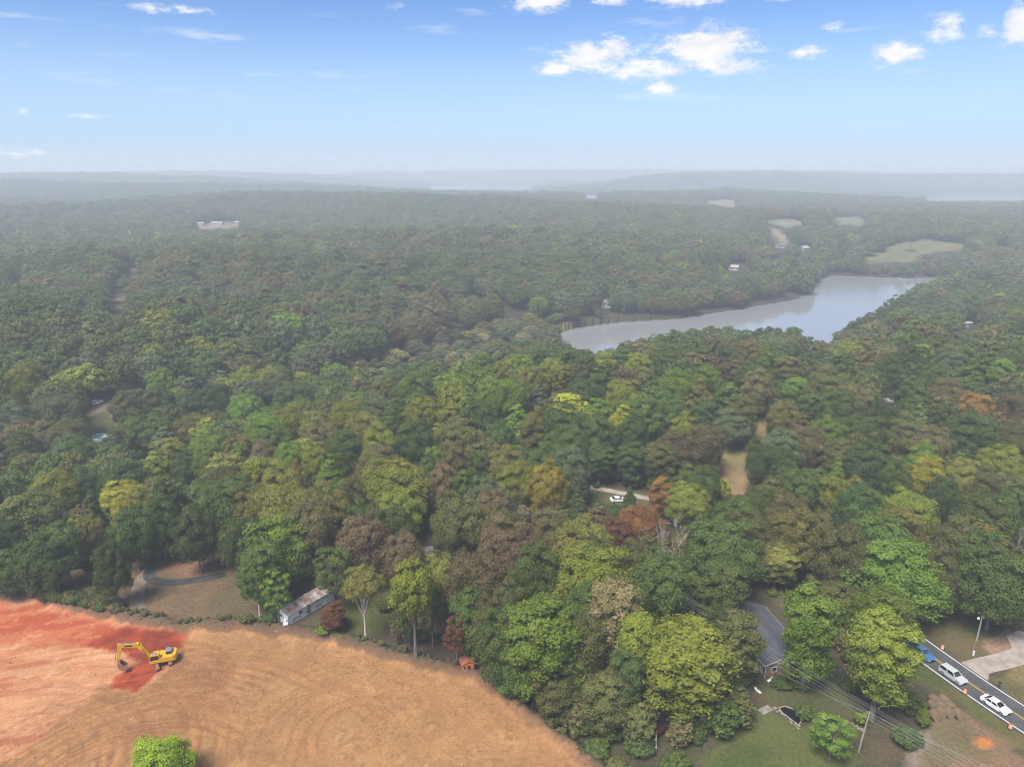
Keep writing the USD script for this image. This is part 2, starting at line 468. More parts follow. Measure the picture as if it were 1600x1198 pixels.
def paint():
    P = np.stack([gx, gy, gx * 0], -1)
    col = np.zeros(gx.shape + (3,)) + np.array([.052, .047, .030])
    n_big = meshkit.fbm(P / 9.0, 4, 41); n_mid = meshkit.fbm(P / 2.2, 3, 42); n_far = meshkit.fbm(P / 60.0, 4, 43)
    col = col * (0.7 + 0.6 * n_far[..., None])

    def lay(pts, c, soft=1.5, amp=2.0, c2=None, k=1.0, poly=None):
        poly = poly if poly is not None else wpoly(pts)
        b = poly.buffer(soft + amp + 1).bounds
        m = (gx > b[0]) & (gx < b[2]) & (gy > b[1]) & (gy < b[3])
        if not m.any():
            return
        pts_ = shapely.points(gx[m], gy[m])
        d = shapely.distance(pts_, poly.boundary)
        sd = np.where(shapely.contains_xy(poly, gx[m], gy[m]), d, -d) + (n_mid[m] - .5) * 2 * amp
        w = (smooth01(sd, -soft, soft) * k)[:, None]
        cc = np.array(c, float)
        if c2 is not None:
            cc = cc + (np.array(c2) - cc) * smooth01(n_big[m], .35, .65)[:, None]
        col[m] = col[m] * (1 - w) + cc * w

    near = wpoly([(-300, 880), (200, 850), (700, 830), (1100, 830), (1900, 800), (1900, 1300), (-300, 1300)])
    lay(None, (.105, .078, .048), 6, 3, (.07, .068, .035), .8, near)
    # leaf litter and grass east of the site
    lay([(240, 862), (345, 878), (420, 930), (440, 985), (330, 975), (290, 984), (205, 965), (215, 920)], (.15, .098, .055), 2, 1.5, (.115, .090, .045))
    lay([(20, 925), (120, 895), (230, 870), (225, 900), (210, 965), (100, 945)], (.14, .085, .052), 1.5, 1.5, (.10, .068, .045))
    lay([(255, 868), (330, 880), (345, 898), (280, 905), (245, 900)], (.20, .115, .065), 1, 1.0, (.14, .095, .048))
    lay([(480, 985), (520, 950), (560, 905), (610, 890), (640, 900), (630, 960), (600, 985), (520, 995)], (.085, .092, .026), 1.5, 2.0, (.125, .115, .035))
    lay([(600, 975), (720, 960), (760, 1000), (780, 1060), (740, 1055), (640, 1025)], (.090, .055, .045), 1.5, 1.5, (.075, .055, .040))
    lay([(900, 1130), (1000, 1100), (1040, 1198), (980, 1240), (930, 1198), (850, 1135)], (.07, .06, .035), 1.5, 1.5, (.055, .065, .028))
    # lawns of the brick house
    lay([(1085, 1198), (1130, 1145), (1185, 1110), (1210, 1104), (1250, 1135), (1310, 1135), (1345, 1180), (1350, 1260), (1050, 1260)], (.062, .085, .024), 1.5, 2.0, (.095, .105, .032))
    lay([(1170, 1060), (1240, 1050), (1330, 1070), (1340, 1120), (1290, 1122), (1250, 1100), (1190, 1100)], (.105, .080, .042), 1.5, 2.0, (.075, .080, .030))
    lay([(1180, 890), (1230, 885), (1300, 920), (1330, 960), (1290, 1000), (1200, 935)], (.125, .085, .055), 2, 2.0, (.085, .095, .035))
    # verges by the road, hay lot
    lay([(1400, 1005), (1440, 1015), (1520, 1080), (1620, 1165), (1620, 1200), (1540, 1130), (1450, 1070), (1400, 1050)], (.072, .088, .026), 1.0, 1.5, (.115, .098, .036))
    lay([(1440, 975), (1500, 965), (1580, 1000), (1560, 1025), (1505, 1040), (1470, 1010)], (.120, .090, .045), 1.0, 2.0, (.085, .088, .032))
    lay([(1535, 1000), (1575, 985), (1588, 1020), (1550, 1030)], (.29, .185, .12), .8, 1.0, (.20, .13, .08))
    lay([(1548, 1062), (1600, 1035), (1660, 1050), (1640, 1150), (1600, 1108)], (.185, .145, .062), .8, 1.5, (.11, .10, .04))
    lay([(1445, 1120), (1510, 1112), (1560, 1150), (1620, 1190), (1640, 1260), (1400, 1260), (1430, 1180)], (.215, .125, .075), 1.2, 1.8, (.145, .115, .058))
    lay([(1525, 1150), (1545, 1152), (1556, 1166), (1535, 1170), (1520, 1160)], (.52, .17, .045), .5, .6, (.42, .16, .05))
    lay([(1435, 1140), (1460, 1140), (1445, 1175), (1430, 1260), (1395, 1260), (1420, 1180)], (.26, .20, .155), .8, .8, (.20, .16, .12))
    # openings farther off
    lay([(108, 655), (160, 622), (220, 615), (210, 650), (185, 690), (140, 690)], (.095, .098, .035), 1.5, 2.0, (.14, .105, .055))
    lay([(100, 645), (160, 625), (230, 612), (220, 625), (150, 645), (110, 660)], (.14, .090, .062), 1.5, 1.0)
    lay([(900, 755), (1060, 775), (1060, 800), (900, 780)], (.105, .095, .042), 1.5, 1.5, (.085, .10, .035))
    lay([(1118, 690), (1150, 665), (1190, 650), (1225, 665), (1200, 690), (1165, 705), (1175, 740), (1170, 775), (1125, 770)], (.25, .165, .085), 2.0, 2.0, (.17, .135, .06))
    lay([(1120, 690), (1165, 680), (1170, 705), (1130, 712)], (.125, .135, .045), 2.0, 2.0)
    lay([(852, 532), (870, 508), (890, 512), (890, 545), (870, 556)], (.17, .14, .08), 3, 4.0, (.10, .10, .05))
    lay([(700, 560), (790, 550), (880, 548), (850, 575), (760, 600), (700, 590)], (.085, .085, .04), 5, 6.0, (.06, .075, .03))
    for pts, c, c2 in FAR_FIELDS:
        lay(pts, c, 4, 6, c2)

    # the graded clay
    b = dirt_poly.buffer(4).bounds
    m = (gx > b[0]) & (gx < b[2]) & (gy > b[1]) & (gy < b[3])
    x, y = gx[m], gy[m]
    pts_ = shapely.points(x, y)
    Q = np.stack([x, y, x * 0], -1)

    def sdist(poly):
        d = shapely.distance(pts_, poly.boundary)
        return np.where(shapely.contains_xy(poly, x, y), d, -d)
    nb, nm, nf = meshkit.fbm(Q / 11, 4, 51), meshkit.fbm(Q / 2.6, 4, 52), meshkit.fbm(Q / .9, 3, 53)
    lerp = lambda a, c, w: a + (np.asarray(c) - a) * np.asarray(w)[:, None]
    base = np.zeros((len(x), 3)) + np.array([.322, .172, .070])
    base = lerp(base, (.285, .152, .064), smooth01(nb, .42, .66) * .9)
    base = lerp(base, (.400, .226, .100), smooth01(nm, .52, .75) * .5)
    base = lerp(base, (.150, .080, .036), smooth01(nf * .6 + nm * .4, .57, .70) * .42)
    t, peach = tracks(x, y)
    base = lerp(base, (.400, .180, .072), np.clip(peach, 0, 1) * .45)
    base = lerp(base, (.150, .066, .030), np.clip(t * 1.1, 0, 1) * .62)
    # raw red clay at the cut
    rd = sdist(red_poly) + (nm - .5) * 5
    streak = meshkit.fbm(np.stack([x * .10 + y * .02, y * .55 - x * .12, x * 0], -1), 5, 57)
    red = np.zeros((len(x), 3)) + np.array([.420, .195, .088])
    red = lerp(red, (.49, .255, .130), smooth01(streak, .47, .64) * .6)
    red = lerp(red, (.350, .120, .055), smooth01(streak, .50, .36) * .8)
    red = lerp(red, (.240, .090, .045), np.clip(t, 0, 1) * .6)
    bandw = smooth01(sdist(band_poly) + (nm - .5) * 3, -1.5, 1.5)
    band = lerp(np.zeros((len(x), 3)) + np.array([.345, .075, .032]), (.40, .125, .052), smooth01(streak + (nm - .5) * .3, .48, .60))
    red = lerp(red, (0, 0, 0), bandw) + band * bandw[:, None]
    deepw = smooth01(sdist(deep_poly) + (nf - .5) * 1.4, -.7, .7)
    deep = lerp(np.zeros((len(x), 3)) + np.array([.275, .048, .019]), (.19, .034, .016), smooth01(nm, .4, .65))
    deep = lerp(deep, (.34, .070, .025), smooth01(streak, .54, .66) * .7)
    red = lerp(red, (0, 0, 0), deepw) + deep * deepw[:, None]
    rw = smooth01(rd, -1.2, 1.2)
    base = base * (1 - rw[:, None]) + red * rw[:, None]
    # pale stones near the ramp, the ragged dark lip of roots and topsoil
    base = lerp(base, (.56, .38, .24), smooth01(meshkit.fbm(Q / 1.1, 2, 60), .70, .78) * smooth01(sdist(red_poly) + 3, 0, 3) * (1 - deepw) * .25)
    lip = shapely.distance(pts_, edge_line)
    base = lerp(base, (.120, .070, .045), smooth01(lip + (nm - .5) * 2.4, 1.6, .5) * .85)
    east = smooth01(x, -20, 4) * smooth01(lip + (nm - .5) * 6, 9, 1)
    base = lerp(base, (.34, .170, .075), east * smooth01(nb, .4, .6) * .5)
    dd = sdist(dirt_poly)
    w = smooth01(dd + (nf - .5) * 1.2, -.9, .5)[:, None]
    col[m] = col[m] * (1 - w) + base * w
    return col


FAR_FIELDS = [
    ([(1352, 404), (1395, 384), (1440, 374), (1512, 383), (1500, 391), (1440, 397), (1425, 409), (1360, 412)], (0.180, 0.156, 0.078), (0.120, 0.126, 0.054)),
    ([(1203, 362), (1214, 356), (1234, 377), (1226, 386), (1215, 372)], (0.252, 0.198, 0.120), (0.216, 0.168, 0.102)),
    ([(1098, 314), (1146, 312), (1150, 326), (1120, 320)], (0.228, 0.204, 0.108), (0.180, 0.162, 0.084)),
    ([(172, 456), (188, 450), (192, 470), (186, 496), (178, 494)], (0.156, 0.120, 0.072), (0.120, 0.096, 0.054)),
    ([(203, 410), (216, 405), (212, 436), (203, 432)], (0.156, 0.132, 0.078), (0.120, 0.108, 0.060)),
    ([(305, 350), (360, 346), (372, 350), (350, 358), (312, 360)], (0.252, 0.198, 0.150), (0.204, 0.150, 0.108)),
    ([(1180, 345), (1230, 343), (1260, 350), (1230, 356)], (0.204, 0.192, 0.120), (0.120, 0.132, 0.072)),
    ([(1300, 340), (1350, 338), (1352, 352), (1310, 352)], (0.180, 0.174, 0.108), (0.108, 0.120, 0.060)),
]


def ground_look(name, bump_s=.5, lo=.66, hi=1.26):
    g = Graph()
    pos = g("geometry", "position")
    col = g("attribute", "color", attribute="tint")
    n1 = g("noise_texture", "fac", vector=pos, scale=1.7, detail=6.0, roughness=.62)
    n2 = g("noise_texture", "fac", vector=pos, scale=.16, detail=3.0, roughness=.5)
    v = g.math("add", g.remap(n1, .3, .7, lo, hi), g.remap(n2, .3, .7, -.10, .10))
    col = g.mixc(1.0, col, g("combine_color", "color", r=v, g=v, b=v), "multiply")
    b = g("bump", "normal", strength=bump_s, distance=.25, height=n1)
    p = g("principled_bsdf", "BSDF", base_color=col, roughness=.95, specular_ior_level=.15, normal=b)
    return g.done(name, p)


tint = paint()
gl = ground_look("ground_look")
V = np.stack([gx, gy, gz], -1).reshape(-1, 3)
nx, ny = gx.shape
ii, jj = np.meshgrid(np.arange(nx - 1), np.arange(ny - 1), indexing="ij")
quads = np.stack([ii * ny + jj, (ii + 1) * ny + jj, (ii + 1) * ny + jj + 1, ii * ny + jj + 1], -1).reshape(-1, 4)
qc = V[quads].mean(1)
in_dirt = shapely.contains_xy(dirt_poly, qc[:, 0], qc[:, 1])


def sheet(name, q, mat, label=None):
    idx, inv = np.unique(q, return_inverse=True)
    q2 = inv.reshape(q.shape)
    f = np.vstack([q2[:, [0, 1, 2]], q2[:, [0, 2, 3]]])
    return obj(name, (V[idx], f), mat, None, smooth=True, kind="structure", label=label, prim={"tint": ("c", tint.reshape(-1, 3)[idx])})


sheet("ground", quads[~in_dirt], gl, "wooded rolling ground with leaf litter, lawns and clearings")
sheet("dirt_field", quads[in_dirt], ground_look("clay_look", .7, .80, 1.16), "graded field of bare tan and red clay with curving wheel tracks")


def water_look(name, rough=.09, bump=.05, base=(.035, .05, .05)):
    g = Graph()
    pos = g("mapping", "vector", vector=g("geometry", "position"), scale=(1.0, .45, 1.0))
    n = g("noise_texture", "fac", vector=pos, scale=.22, detail=4.0, roughness=.6)
    n2 = g("noise_texture", "fac", vector=pos, scale=.011, detail=3.0, roughness=.5)
    b = g("bump", "normal", strength=bump, distance=1.0, height=n)
    r = g.remap(n2, .35, .65, rough * .5, rough * 1.8)
    return g.done(name, g("principled_bsdf", "BSDF", base_color=base, roughness=r, ior=1.7, normal=b))


def flat_sheet(poly):
    from mapbox_earcut import triangulate_float64
    p = np.asarray(poly.exterior.coords)[:-1]
    t = triangulate_float64(p, np.array([len(p)], np.uint32)).reshape(-1, 3).astype(int)
    v = np.column_stack([p, np.zeros(len(p))])
    a = v[t]
    flip = np.cross(a[:, 1] - a[:, 0], a[:, 2] - a[:, 0])[:, 2] < 0
    t[flip] = t[flip][:, ::-1]
    return v, t


wl = water_look("lake_look", base=(.24, .25, .25))  # pale grey base puts part of the sky reflection into the colour
wf = water_look("far_lake_look", .04, .008, (.24, .25, .25))  # same pale base, sky reflection partly put into its colour
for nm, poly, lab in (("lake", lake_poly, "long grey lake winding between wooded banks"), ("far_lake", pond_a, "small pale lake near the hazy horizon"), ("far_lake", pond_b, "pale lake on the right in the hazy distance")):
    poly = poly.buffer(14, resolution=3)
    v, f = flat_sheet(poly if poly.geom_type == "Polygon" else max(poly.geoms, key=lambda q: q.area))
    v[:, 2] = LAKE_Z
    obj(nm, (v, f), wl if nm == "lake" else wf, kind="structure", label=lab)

# ------------------------------------------------------------------ trees
LEAF = {  # code: (two albedos between which the leaves of a crown range, words)
    "dg": ((0.060, 0.094, 0.023), (0.140, 0.185, 0.047), "dark green"),
    "mg": ((0.081, 0.123, 0.025), (0.175, 0.222, 0.048), "mid green"),
    "bg": ((0.114, 0.181, 0.019), (0.249, 0.323, 0.046), "fresh green"),
    "yg": ((0.168, 0.198, 0.022), (0.348, 0.342, 0.050), "yellow-green"),
    "ol": ((0.114, 0.121, 0.034), (0.222, 0.215, 0.065), "olive green"),
    "yo": ((0.162, 0.158, 0.031), (0.330, 0.294, 0.070), "golden olive"),
    "bo": ((0.132, 0.110, 0.043), (0.264, 0.214, 0.089), "brownish olive"),
    "br": ((0.150, 0.110, 0.055), (0.306, 0.222, 0.114), "russet brown"),
    "or": ((0.224, 0.107, 0.026), (0.425, 0.235, 0.060), "orange"),
    "ye": ((0.276, 0.240, 0.022), (0.500, 0.492, 0.050), "bright yellow"),
    "gg": ((0.101, 0.129, 0.056), (0.202, 0.231, 0.101), "grey-green"),
    "li": ((0.204, 0.276, 0.017), (0.408, 0.480, 0.036), "lime green"),
    "tn": ((0.180, 0.150, 0.062), (0.432, 0.354, 0.162), "straw-tinted"),
    "ru": ((0.144, 0.068, 0.027), (0.297, 0.140, 0.055), "rusty"),
}


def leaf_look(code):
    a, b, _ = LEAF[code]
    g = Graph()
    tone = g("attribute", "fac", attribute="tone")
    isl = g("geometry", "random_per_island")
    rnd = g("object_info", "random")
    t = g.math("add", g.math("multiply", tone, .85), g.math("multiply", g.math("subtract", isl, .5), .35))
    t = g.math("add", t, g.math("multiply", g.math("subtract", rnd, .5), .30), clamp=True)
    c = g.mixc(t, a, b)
    c = g("hsv", "color", hue=g.math("add", .5, g.math("multiply", g.math("subtract", rnd, .5), .035)), saturation=1.0, value=g.math("add", .9, g.math("multiply", rnd, .25)), fac=1.0, color=c)
    d = g("principled_bsdf", "BSDF", base_color=c, roughness=.62, specular_ior_level=.25)
    tr = g("translucent_bsdf", "BSDF", color=g.mixc(1.0, c, (1.1, 1.25, .7), "multiply"))
    return g.done(f"leaves_{code}", g("mix_closure", "closure", fac=.28, closure1=d, closure2=tr))


def bark_look(name, a, b):
    g = Graph()
    n = g("noise_texture", "fac", vector=g("mapping", "vector", vector=g("geometry", "position"), scale=(3, 3, .7)), scale=1.5, detail=5.0, roughness=.6)
    c = g.mixc(g.remap(n, .3, .7), a, b)
    return g.done(name, g("principled_bsdf", "BSDF", base_color=c, roughness=.9, specular_ior_level=.2))


leaf = {k: leaf_look(k) for k in LEAF}
bark = bark_look("grey_bark", (.10, .085, .07), (.24, .21, .18))
twig_bark = bark_look("twig_bark", (.24, .20, .175), (.42, .36, .32))
pale_bark = bark_look("pale_bark", (.30, .26, .22), (.62, .58, .52))


def sphere_dirs(n, rng, zmin=-1.0):
    i = np.arange(n) + .5
    z = 1 - (1 - zmin) * i / n
    a = i * 2.399963 + rng.uniform(0, 6.28)
    r = np.sqrt(np.maximum(0, 1 - z * z))
    d = np.column_stack([r * np.cos(a), r * np.sin(a), z])
    d += rng.normal(0, .10, d.shape)
    return d / np.linalg.norm(d, axis=1, keepdims=True)


# form: height, width, clumps centre height, half axes (xy, up, down), lowest direction, clump radius, clumps
FORMS = {
    "broad": dict(H=19.0, W=15.0, cz=10.2, up=7.8, dn=8.4, zmin=-.74, cr=1.95, n=74),
    "oval": dict(H=19.0, W=11.0, cz=9.8, up=8.3, dn=8.8, zmin=-.86, cr=1.62, n=72),
    "tall": dict(H=23.0, W=10.0, cz=12.6, up=9.3, dn=11.4, zmin=-.84, cr=1.48, n=76),
    "high": dict(H=23.0, W=10.0, cz=15.6, up=6.6, dn=7.2, zmin=-.70, cr=1.48, n=66),
    "cone": dict(H=18.0, W=9.0, cz=7.5, up=9.6, dn=5.5, zmin=-.75, cr=1.25, n=78),
    "airy": dict(H=18.0, W=9.5, cz=11.0, up=6.4, dn=7.2, zmin=-.72, cr=1.05, n=60),
    "umbrella": dict(H=16.0, W=10.0, cz=11.8, up=3.8, dn=2.0, zmin=-.25, cr=1.15, n=52),
    "shrub": dict(H=4.0, W=4.6, cz=1.7, up=1.9, dn=1.7, zmin=-.55, cr=.62, n=40),
}


def clumps_of(form, rng):
    F = FORMS[form]
    d = sphere_dirs(F["n"], rng, F["zmin"])
    R = F["W"] / 2 - F["cr"] * .75
    lump = 1 + .34 * (meshkit.fbm(d * 1.7 + rng.uniform(0, 50), 2, 3) - .5) * 2
    u = rng.uniform(.66, 1.04, len(d)) * lump
    zs = np.where(d[:, 2] > 0, F["up"] - F["cr"] * .6, F["dn"] - F["cr"] * .5)
    w = np.ones(len(d))
    if form == "cone":
        w = np.clip(1.05 - .85 * np.maximum(d[:, 2], 0), .12, 1)
        zs = np.where(d[:, 2] > 0, F["up"] - F["cr"] * .3, zs)
    if form == "tall":
        w = np.where(d[:, 2] < 0, .82, 1.0)
    c = np.column_stack([d[:, 0] * R * u * w, d[:, 1] * R * u * w, F["cz"] + d[:, 2] * zs * u])
    r = F["cr"] * rng.uniform(.72, 1.32, len(d))
    return c, r, d


def crown(form, seed, per, size, thin=1.0, inner=True):
    rng = np.random.default_rng(seed)
    c, r, d = clumps_of(form, rng)
    F = FORMS[form]
    n = max(4, int(per * thin))
    k = len(c)
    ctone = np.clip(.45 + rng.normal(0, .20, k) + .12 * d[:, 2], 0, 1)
    dirs = rng.normal(size=(k, n, 3)); dirs /= np.linalg.norm(dirs, axis=2, keepdims=True)
    bias = d * .75 + np.array([0, 0, .45])
    dirs = dirs + bias[:, None]
    dirs /= np.linalg.norm(dirs, axis=2, keepdims=True)
    flat = np.array([1, 1, .82])
    P = c[:, None] + dirs * (r[:, None, None] * np.where(rng.uniform(size=(k, n, 1)) < .09, rng.uniform(1.05, 1.42, (k, n, 1)), rng.uniform(.70, 1.04, (k, n, 1)))) * flat
    N = dirs + rng.normal(0, .42, dirs.shape)
    tone = np.clip(ctone[:, None] + rng.normal(0, .10, (k, n)), 0, 1)
    S = size * rng.uniform(.65, 1.35, (k, n))
    P, N, tone, S = P.reshape(-1, 3), N.reshape(-1, 3), tone.ravel(), S.ravel()
    if inner:                                                # a sparser layer of big sprays inside, gap shade put into their darker tone
        m = int(k * n * .16)
        dd = sphere_dirs(m, rng, F["zmin"])
        zs = np.where(dd[:, 2] > 0, F["up"], F["dn"])
        q = rng.uniform(.35, .72, (m, 1))
        wx = F["W"] / 2 * (np.clip(1.05 - .85 * np.maximum(dd[:, 2:], 0), .12, 1) if form == "cone" else 1)
        Pi = np.column_stack([dd[:, 0], dd[:, 1], dd[:, 2]]) * q
        Pi = np.column_stack([Pi[:, 0] * np.ravel(wx), Pi[:, 1] * np.ravel(wx), F["cz"] + Pi[:, 2] * zs])
        P = np.vstack([P, Pi]); N = np.vstack([N, dd + rng.normal(0, .5, dd.shape)])
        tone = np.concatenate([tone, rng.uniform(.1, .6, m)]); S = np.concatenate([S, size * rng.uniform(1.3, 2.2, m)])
    P[:, 2] = np.maximum(P[:, 2], .25)
    N /= np.linalg.norm(N, axis=1, keepdims=True)
    a = np.cross(N, rng.normal(size=N.shape)); a /= np.linalg.norm(a, axis=1, keepdims=True)
    b = np.cross(N, a)
    S = S[:, None]
    A = P + a * S * .62; C = P - a * S * .62; bend = -N * S * .16
    B = P + b * S * .42 + bend; D = P - b * S * .42 + bend
    v = np.stack([A, B, C, D], 1).reshape(-1, 3)
    i = np.arange(len(P))[:, None] * 4
    f = np.vstack([i + [0, 1, 2], i + [0, 2, 3]])
    return v, f, np.repeat(tone, 4), (c, r)


def trunk_mesh(form, c, seed, limbs=7, r0=.34, vis=False):
    rng = np.random.default_rng(seed + 900)
    F = FORMS[form]
    mb = MB()
    top = F["cz"] + F["up"] * .35
    lean = rng.normal(0, .35, 2)
    zz = np.linspace(-.6, top, 6)
    pts = np.column_stack([lean[0] * (zz / top) ** 2, lean[1] * (zz / top) ** 2, zz])
    k = F["H"] / 19 if form != "shrub" else .3
    mb.tube(pts, np.linspace(r0, r0 * .35, 6) * k * np.array([1.35, 1, 1, 1, 1, 1]), 7)
    pick = rng.choice(len(c), limbs, replace=False)
    for q in pick:
        tz = rng.uniform(.30, .62) * F["cz"] * (1.25 if form in ("umbrella", "airy") else 1.1)
        s = np.array([np.interp(tz, zz, pts[:, 0]), np.interp(tz, zz, pts[:, 1]), tz])
        e = s + (c[q] - s) * (1.0 if vis else .92)
        e[2] = max(e[2], tz + .2)
        mid = s + (e - s) * .5 + np.array([0, 0, .10 * np.linalg.norm(e - s)]) * rng.uniform(-.4, 1.0)
        mb.tube([s, mid, e], np.array([.15, .10, .04]) * k * (1.2 if vis else 1), 5)
        if vis:
            for _ in range(2):
                q2 = rng.integers(len(c))
                if np.linalg.norm(c[q2] - mid) < 4.5:
                    mb.tube([mid, (mid + c[q2]) / 2 + [0, 0, .2], c[q2]], np.array([.08, .05, .02]) * k, 4)
    return mb


def bare_mesh(seed, H=17.0, W=9.0, up=True):
    """Leafless tree: branches that fork down to fine twigs."""
    rng = np.random.default_rng(seed)
    mb = MB()

    def grow_branch(p, d, L, r, lv):
        n = 4
        pts = [p]
        for _ in range(n - 1):
            d = d + rng.normal(0, .16, 3); d /= np.linalg.norm(d)
            pts.append(pts[-1] + d * L / (n - 1))
        mb.tube(pts, np.maximum(np.linspace(r, r * .6, n), .06), 6 if lv < 2 else 3, caps=False)
        if lv >= 4:
            return
        m = 4
        for k in range(m):
            s = pts[rng.integers(1, n)] if k else pts[-1]
            a = rng.normal(size=3); a -= d * (a @ d); a /= np.linalg.norm(a)
            nd = d * math.cos(.62) + a * math.sin(.62) * rng.uniform(.7, 1.3); nd /= np.linalg.norm(nd)
            grow_branch(s, nd, L * rng.uniform(.52, .72), r * .52, lv + 1)
    grow_branch(np.array([0, 0, -.4]), np.array([0, 0, 1.0]), H * .42, .26, 0)
    v, f = mb.mesh()
    v[:, 2] *= H / v[:, 2].max(); v[:, :2] *= W / 2 / np.percentile(np.hypot(v[:, 0], v[:, 1]), 99)
    return v, f


def snag_mesh(seed, H=15.0, arms=5):
    rng = np.random.default_rng(seed)
    mb = MB()
    zz = np.linspace(-.4, H, 7)
    x = np.cumsum(rng.normal(0, .12, 7)); y = np.cumsum(rng.normal(0, .12, 7))
    mb.tube(np.column_stack([x, y, zz]), np.linspace(.30, .06, 7), 7)
    for k in range(arms):
        z = rng.uniform(.35, .8) * H
        a = rng.uniform(0, 6.28); L = rng.uniform(1.5, 4.2)
        s = np.array([np.interp(z, zz, x), np.interp(z, zz, y), z])
        e = s + np.array([math.cos(a) * L * .6, math.sin(a) * L * .6, L * rng.uniform(.5, 1.0)])
        mb.tube([s, (s + e) / 2 + [0, 0, -.25], e], [.10, .07, .025], 5)
        mb.tube([(s + e) / 2 + [0, 0, -.25], e + rng.normal(0, .7, 3)], [.05, .015], 4)
    return mb


LODS = {"near": (200, .37), "mid": (42, .72), "far": (15, 1.25)}
kinds = {}


def tree_kind(form, var, thin=1.0, pale=False):
    """A class prim with trunk and crown; the crown takes the leaf colour bound on the tree itself."""
    key = (form, var, thin, pale)
    if key in kinds:
        return kinds[key]
    name = f"/World/{form}_tree_kind" + (f"_{len(kinds):03d}" if kinds else "")
    p = stage.CreateClassPrim(name)
    seed = sum(map(ord, form)) * 31 + var * 7
    mat = pale_bark if pale else bark
    if form == "bare":
        v, f = bare_mesh(seed, 16, 9)
        usdkit.mesh(stage, name + "/trunk", (v, f), twig_bark, smooth=False)
    elif form == "snag":
        usdkit.mesh(stage, name + "/trunk", snag_mesh(seed).mesh(), mat, smooth=False)
    else:
        per, size = LODS["near"]
        if form == "shrub":
            per, size = 46, .30
        elif form in ("airy", "umbrella"):
            size *= .82
        v, f, tone, (c, r) = crown(form, seed, per, size, thin, inner=form not in ("airy", "umbrella"))
        vis = pale or form in ("airy", "umbrella")
        usdkit.mesh(stage, name + "/trunk", trunk_mesh(form, c, seed, 16 if vis else 7, .34, vis).mesh(), mat)
        m = usdkit.mesh(stage, name + "/crown", (v, f))
        UsdGeom.PrimvarsAPI(m).CreatePrimvar("tone", Sdf.ValueTypeNames.FloatArray, "vertex").Set(Vt.FloatArray.FromNumpy(tone.astype(np.float32)))
    kinds[key] = name
    return name


HEIGHT = {"broad": 18.5, "oval": 18.0, "tall": 22.5, "high": 22.5, "cone": 17.0, "airy": 17.5, "umbrella": 15.5, "bare": 16.0, "snag": 14.0, "shrub": 3.5}
NOUN = {"broad": "spreading tree", "oval": "round-crowned tree", "tall": "tall tree", "high": "tall tree", "cone": "pointed tree", "airy": "thin-leaved tree", "umbrella": "flat-topped tree", "bare": "leafless tree", "snag": "dead snag", "shrub": "bush"}
NAME = {"broad": "spreading_tree", "oval": "round_tree", "tall": "tall_tree", "high": "tall_tree", "cone": "pointed_tree", "airy": "airy_tree", "umbrella": "flat_topped_tree", "bare": "bare_tree", "snag": "dead_tree", "shrub": "bush"}
TREES = []      # x, y, z, width, height, form, colour, px, py (of the crown), given label


def hand(spec, form=None):
    """Trees seen one by one: x, top, width in the view, colour [, form [, height [, base row]]]."""
    x, top, w, colour = spec[:4]
    form = spec[4] if len(spec) > 4 and spec[4] else ("oval" if w < 46 else "broad")
    H = spec[5] if len(spec) > 5 and spec[5] else HEIGHT[form] * (.80 + .20 * min(1.3, w / 75))
    if len(spec) > 6 and spec[6]:
        q = G1(x, spec[6])
        depth = to_px(*q)[2]
        _, dy, dz = ray(x, top)                     # height from the foot and the top
        H = CAM_H + dz * (q[1] / dy) - q[2]
    else:
        q = G1(x, top, H)
        if dirt_poly.contains(shapely.Point(q[0], q[1])) and top < 1100:      # no tree stands on the clay: step back to its edge
            u = q[:2] / np.hypot(*q[:2])
            while dirt_poly.buffer(1.5).contains(shapely.Point(q[0], q[1])):
                q[:2] += u * .5
            q[2] = terrain(q[:1], q[1:2])[0]
            _, dy, dz = ray(x, top)
            H = CAM_H + dz * (q[1] / dy) - q[2]
        if lake_poly.buffer(5).contains(shapely.Point(q[0], q[1])):               # nor in the water: forward to the bank
            u = q[:2] / np.hypot(*q[:2])
            while lake_poly.buffer(5).contains(shapely.Point(q[0], q[1])):
                q[:2] -= u * 1.0
            q[2] = terrain(q[:1], q[1:2])[0]
            _, dy, dz = ray(x, top)
            H = CAM_H + dz * (q[1] / dy) - q[2]
        depth = to_px(q[0], q[1], q[2] + H)[2]
    if not (len(spec) > 7 and spec[7]) and form != "shrub":
        w = w * (1.17 if top > 780 else 1.04)
    TREES.append(dict(x=q[0], y=q[1], z=q[2], W=w * depth / FPX, H=H, form=form, col=colour, px=x, py=top + .35 * w, label=spec[7] if len(spec) > 7 else None, hand=True))


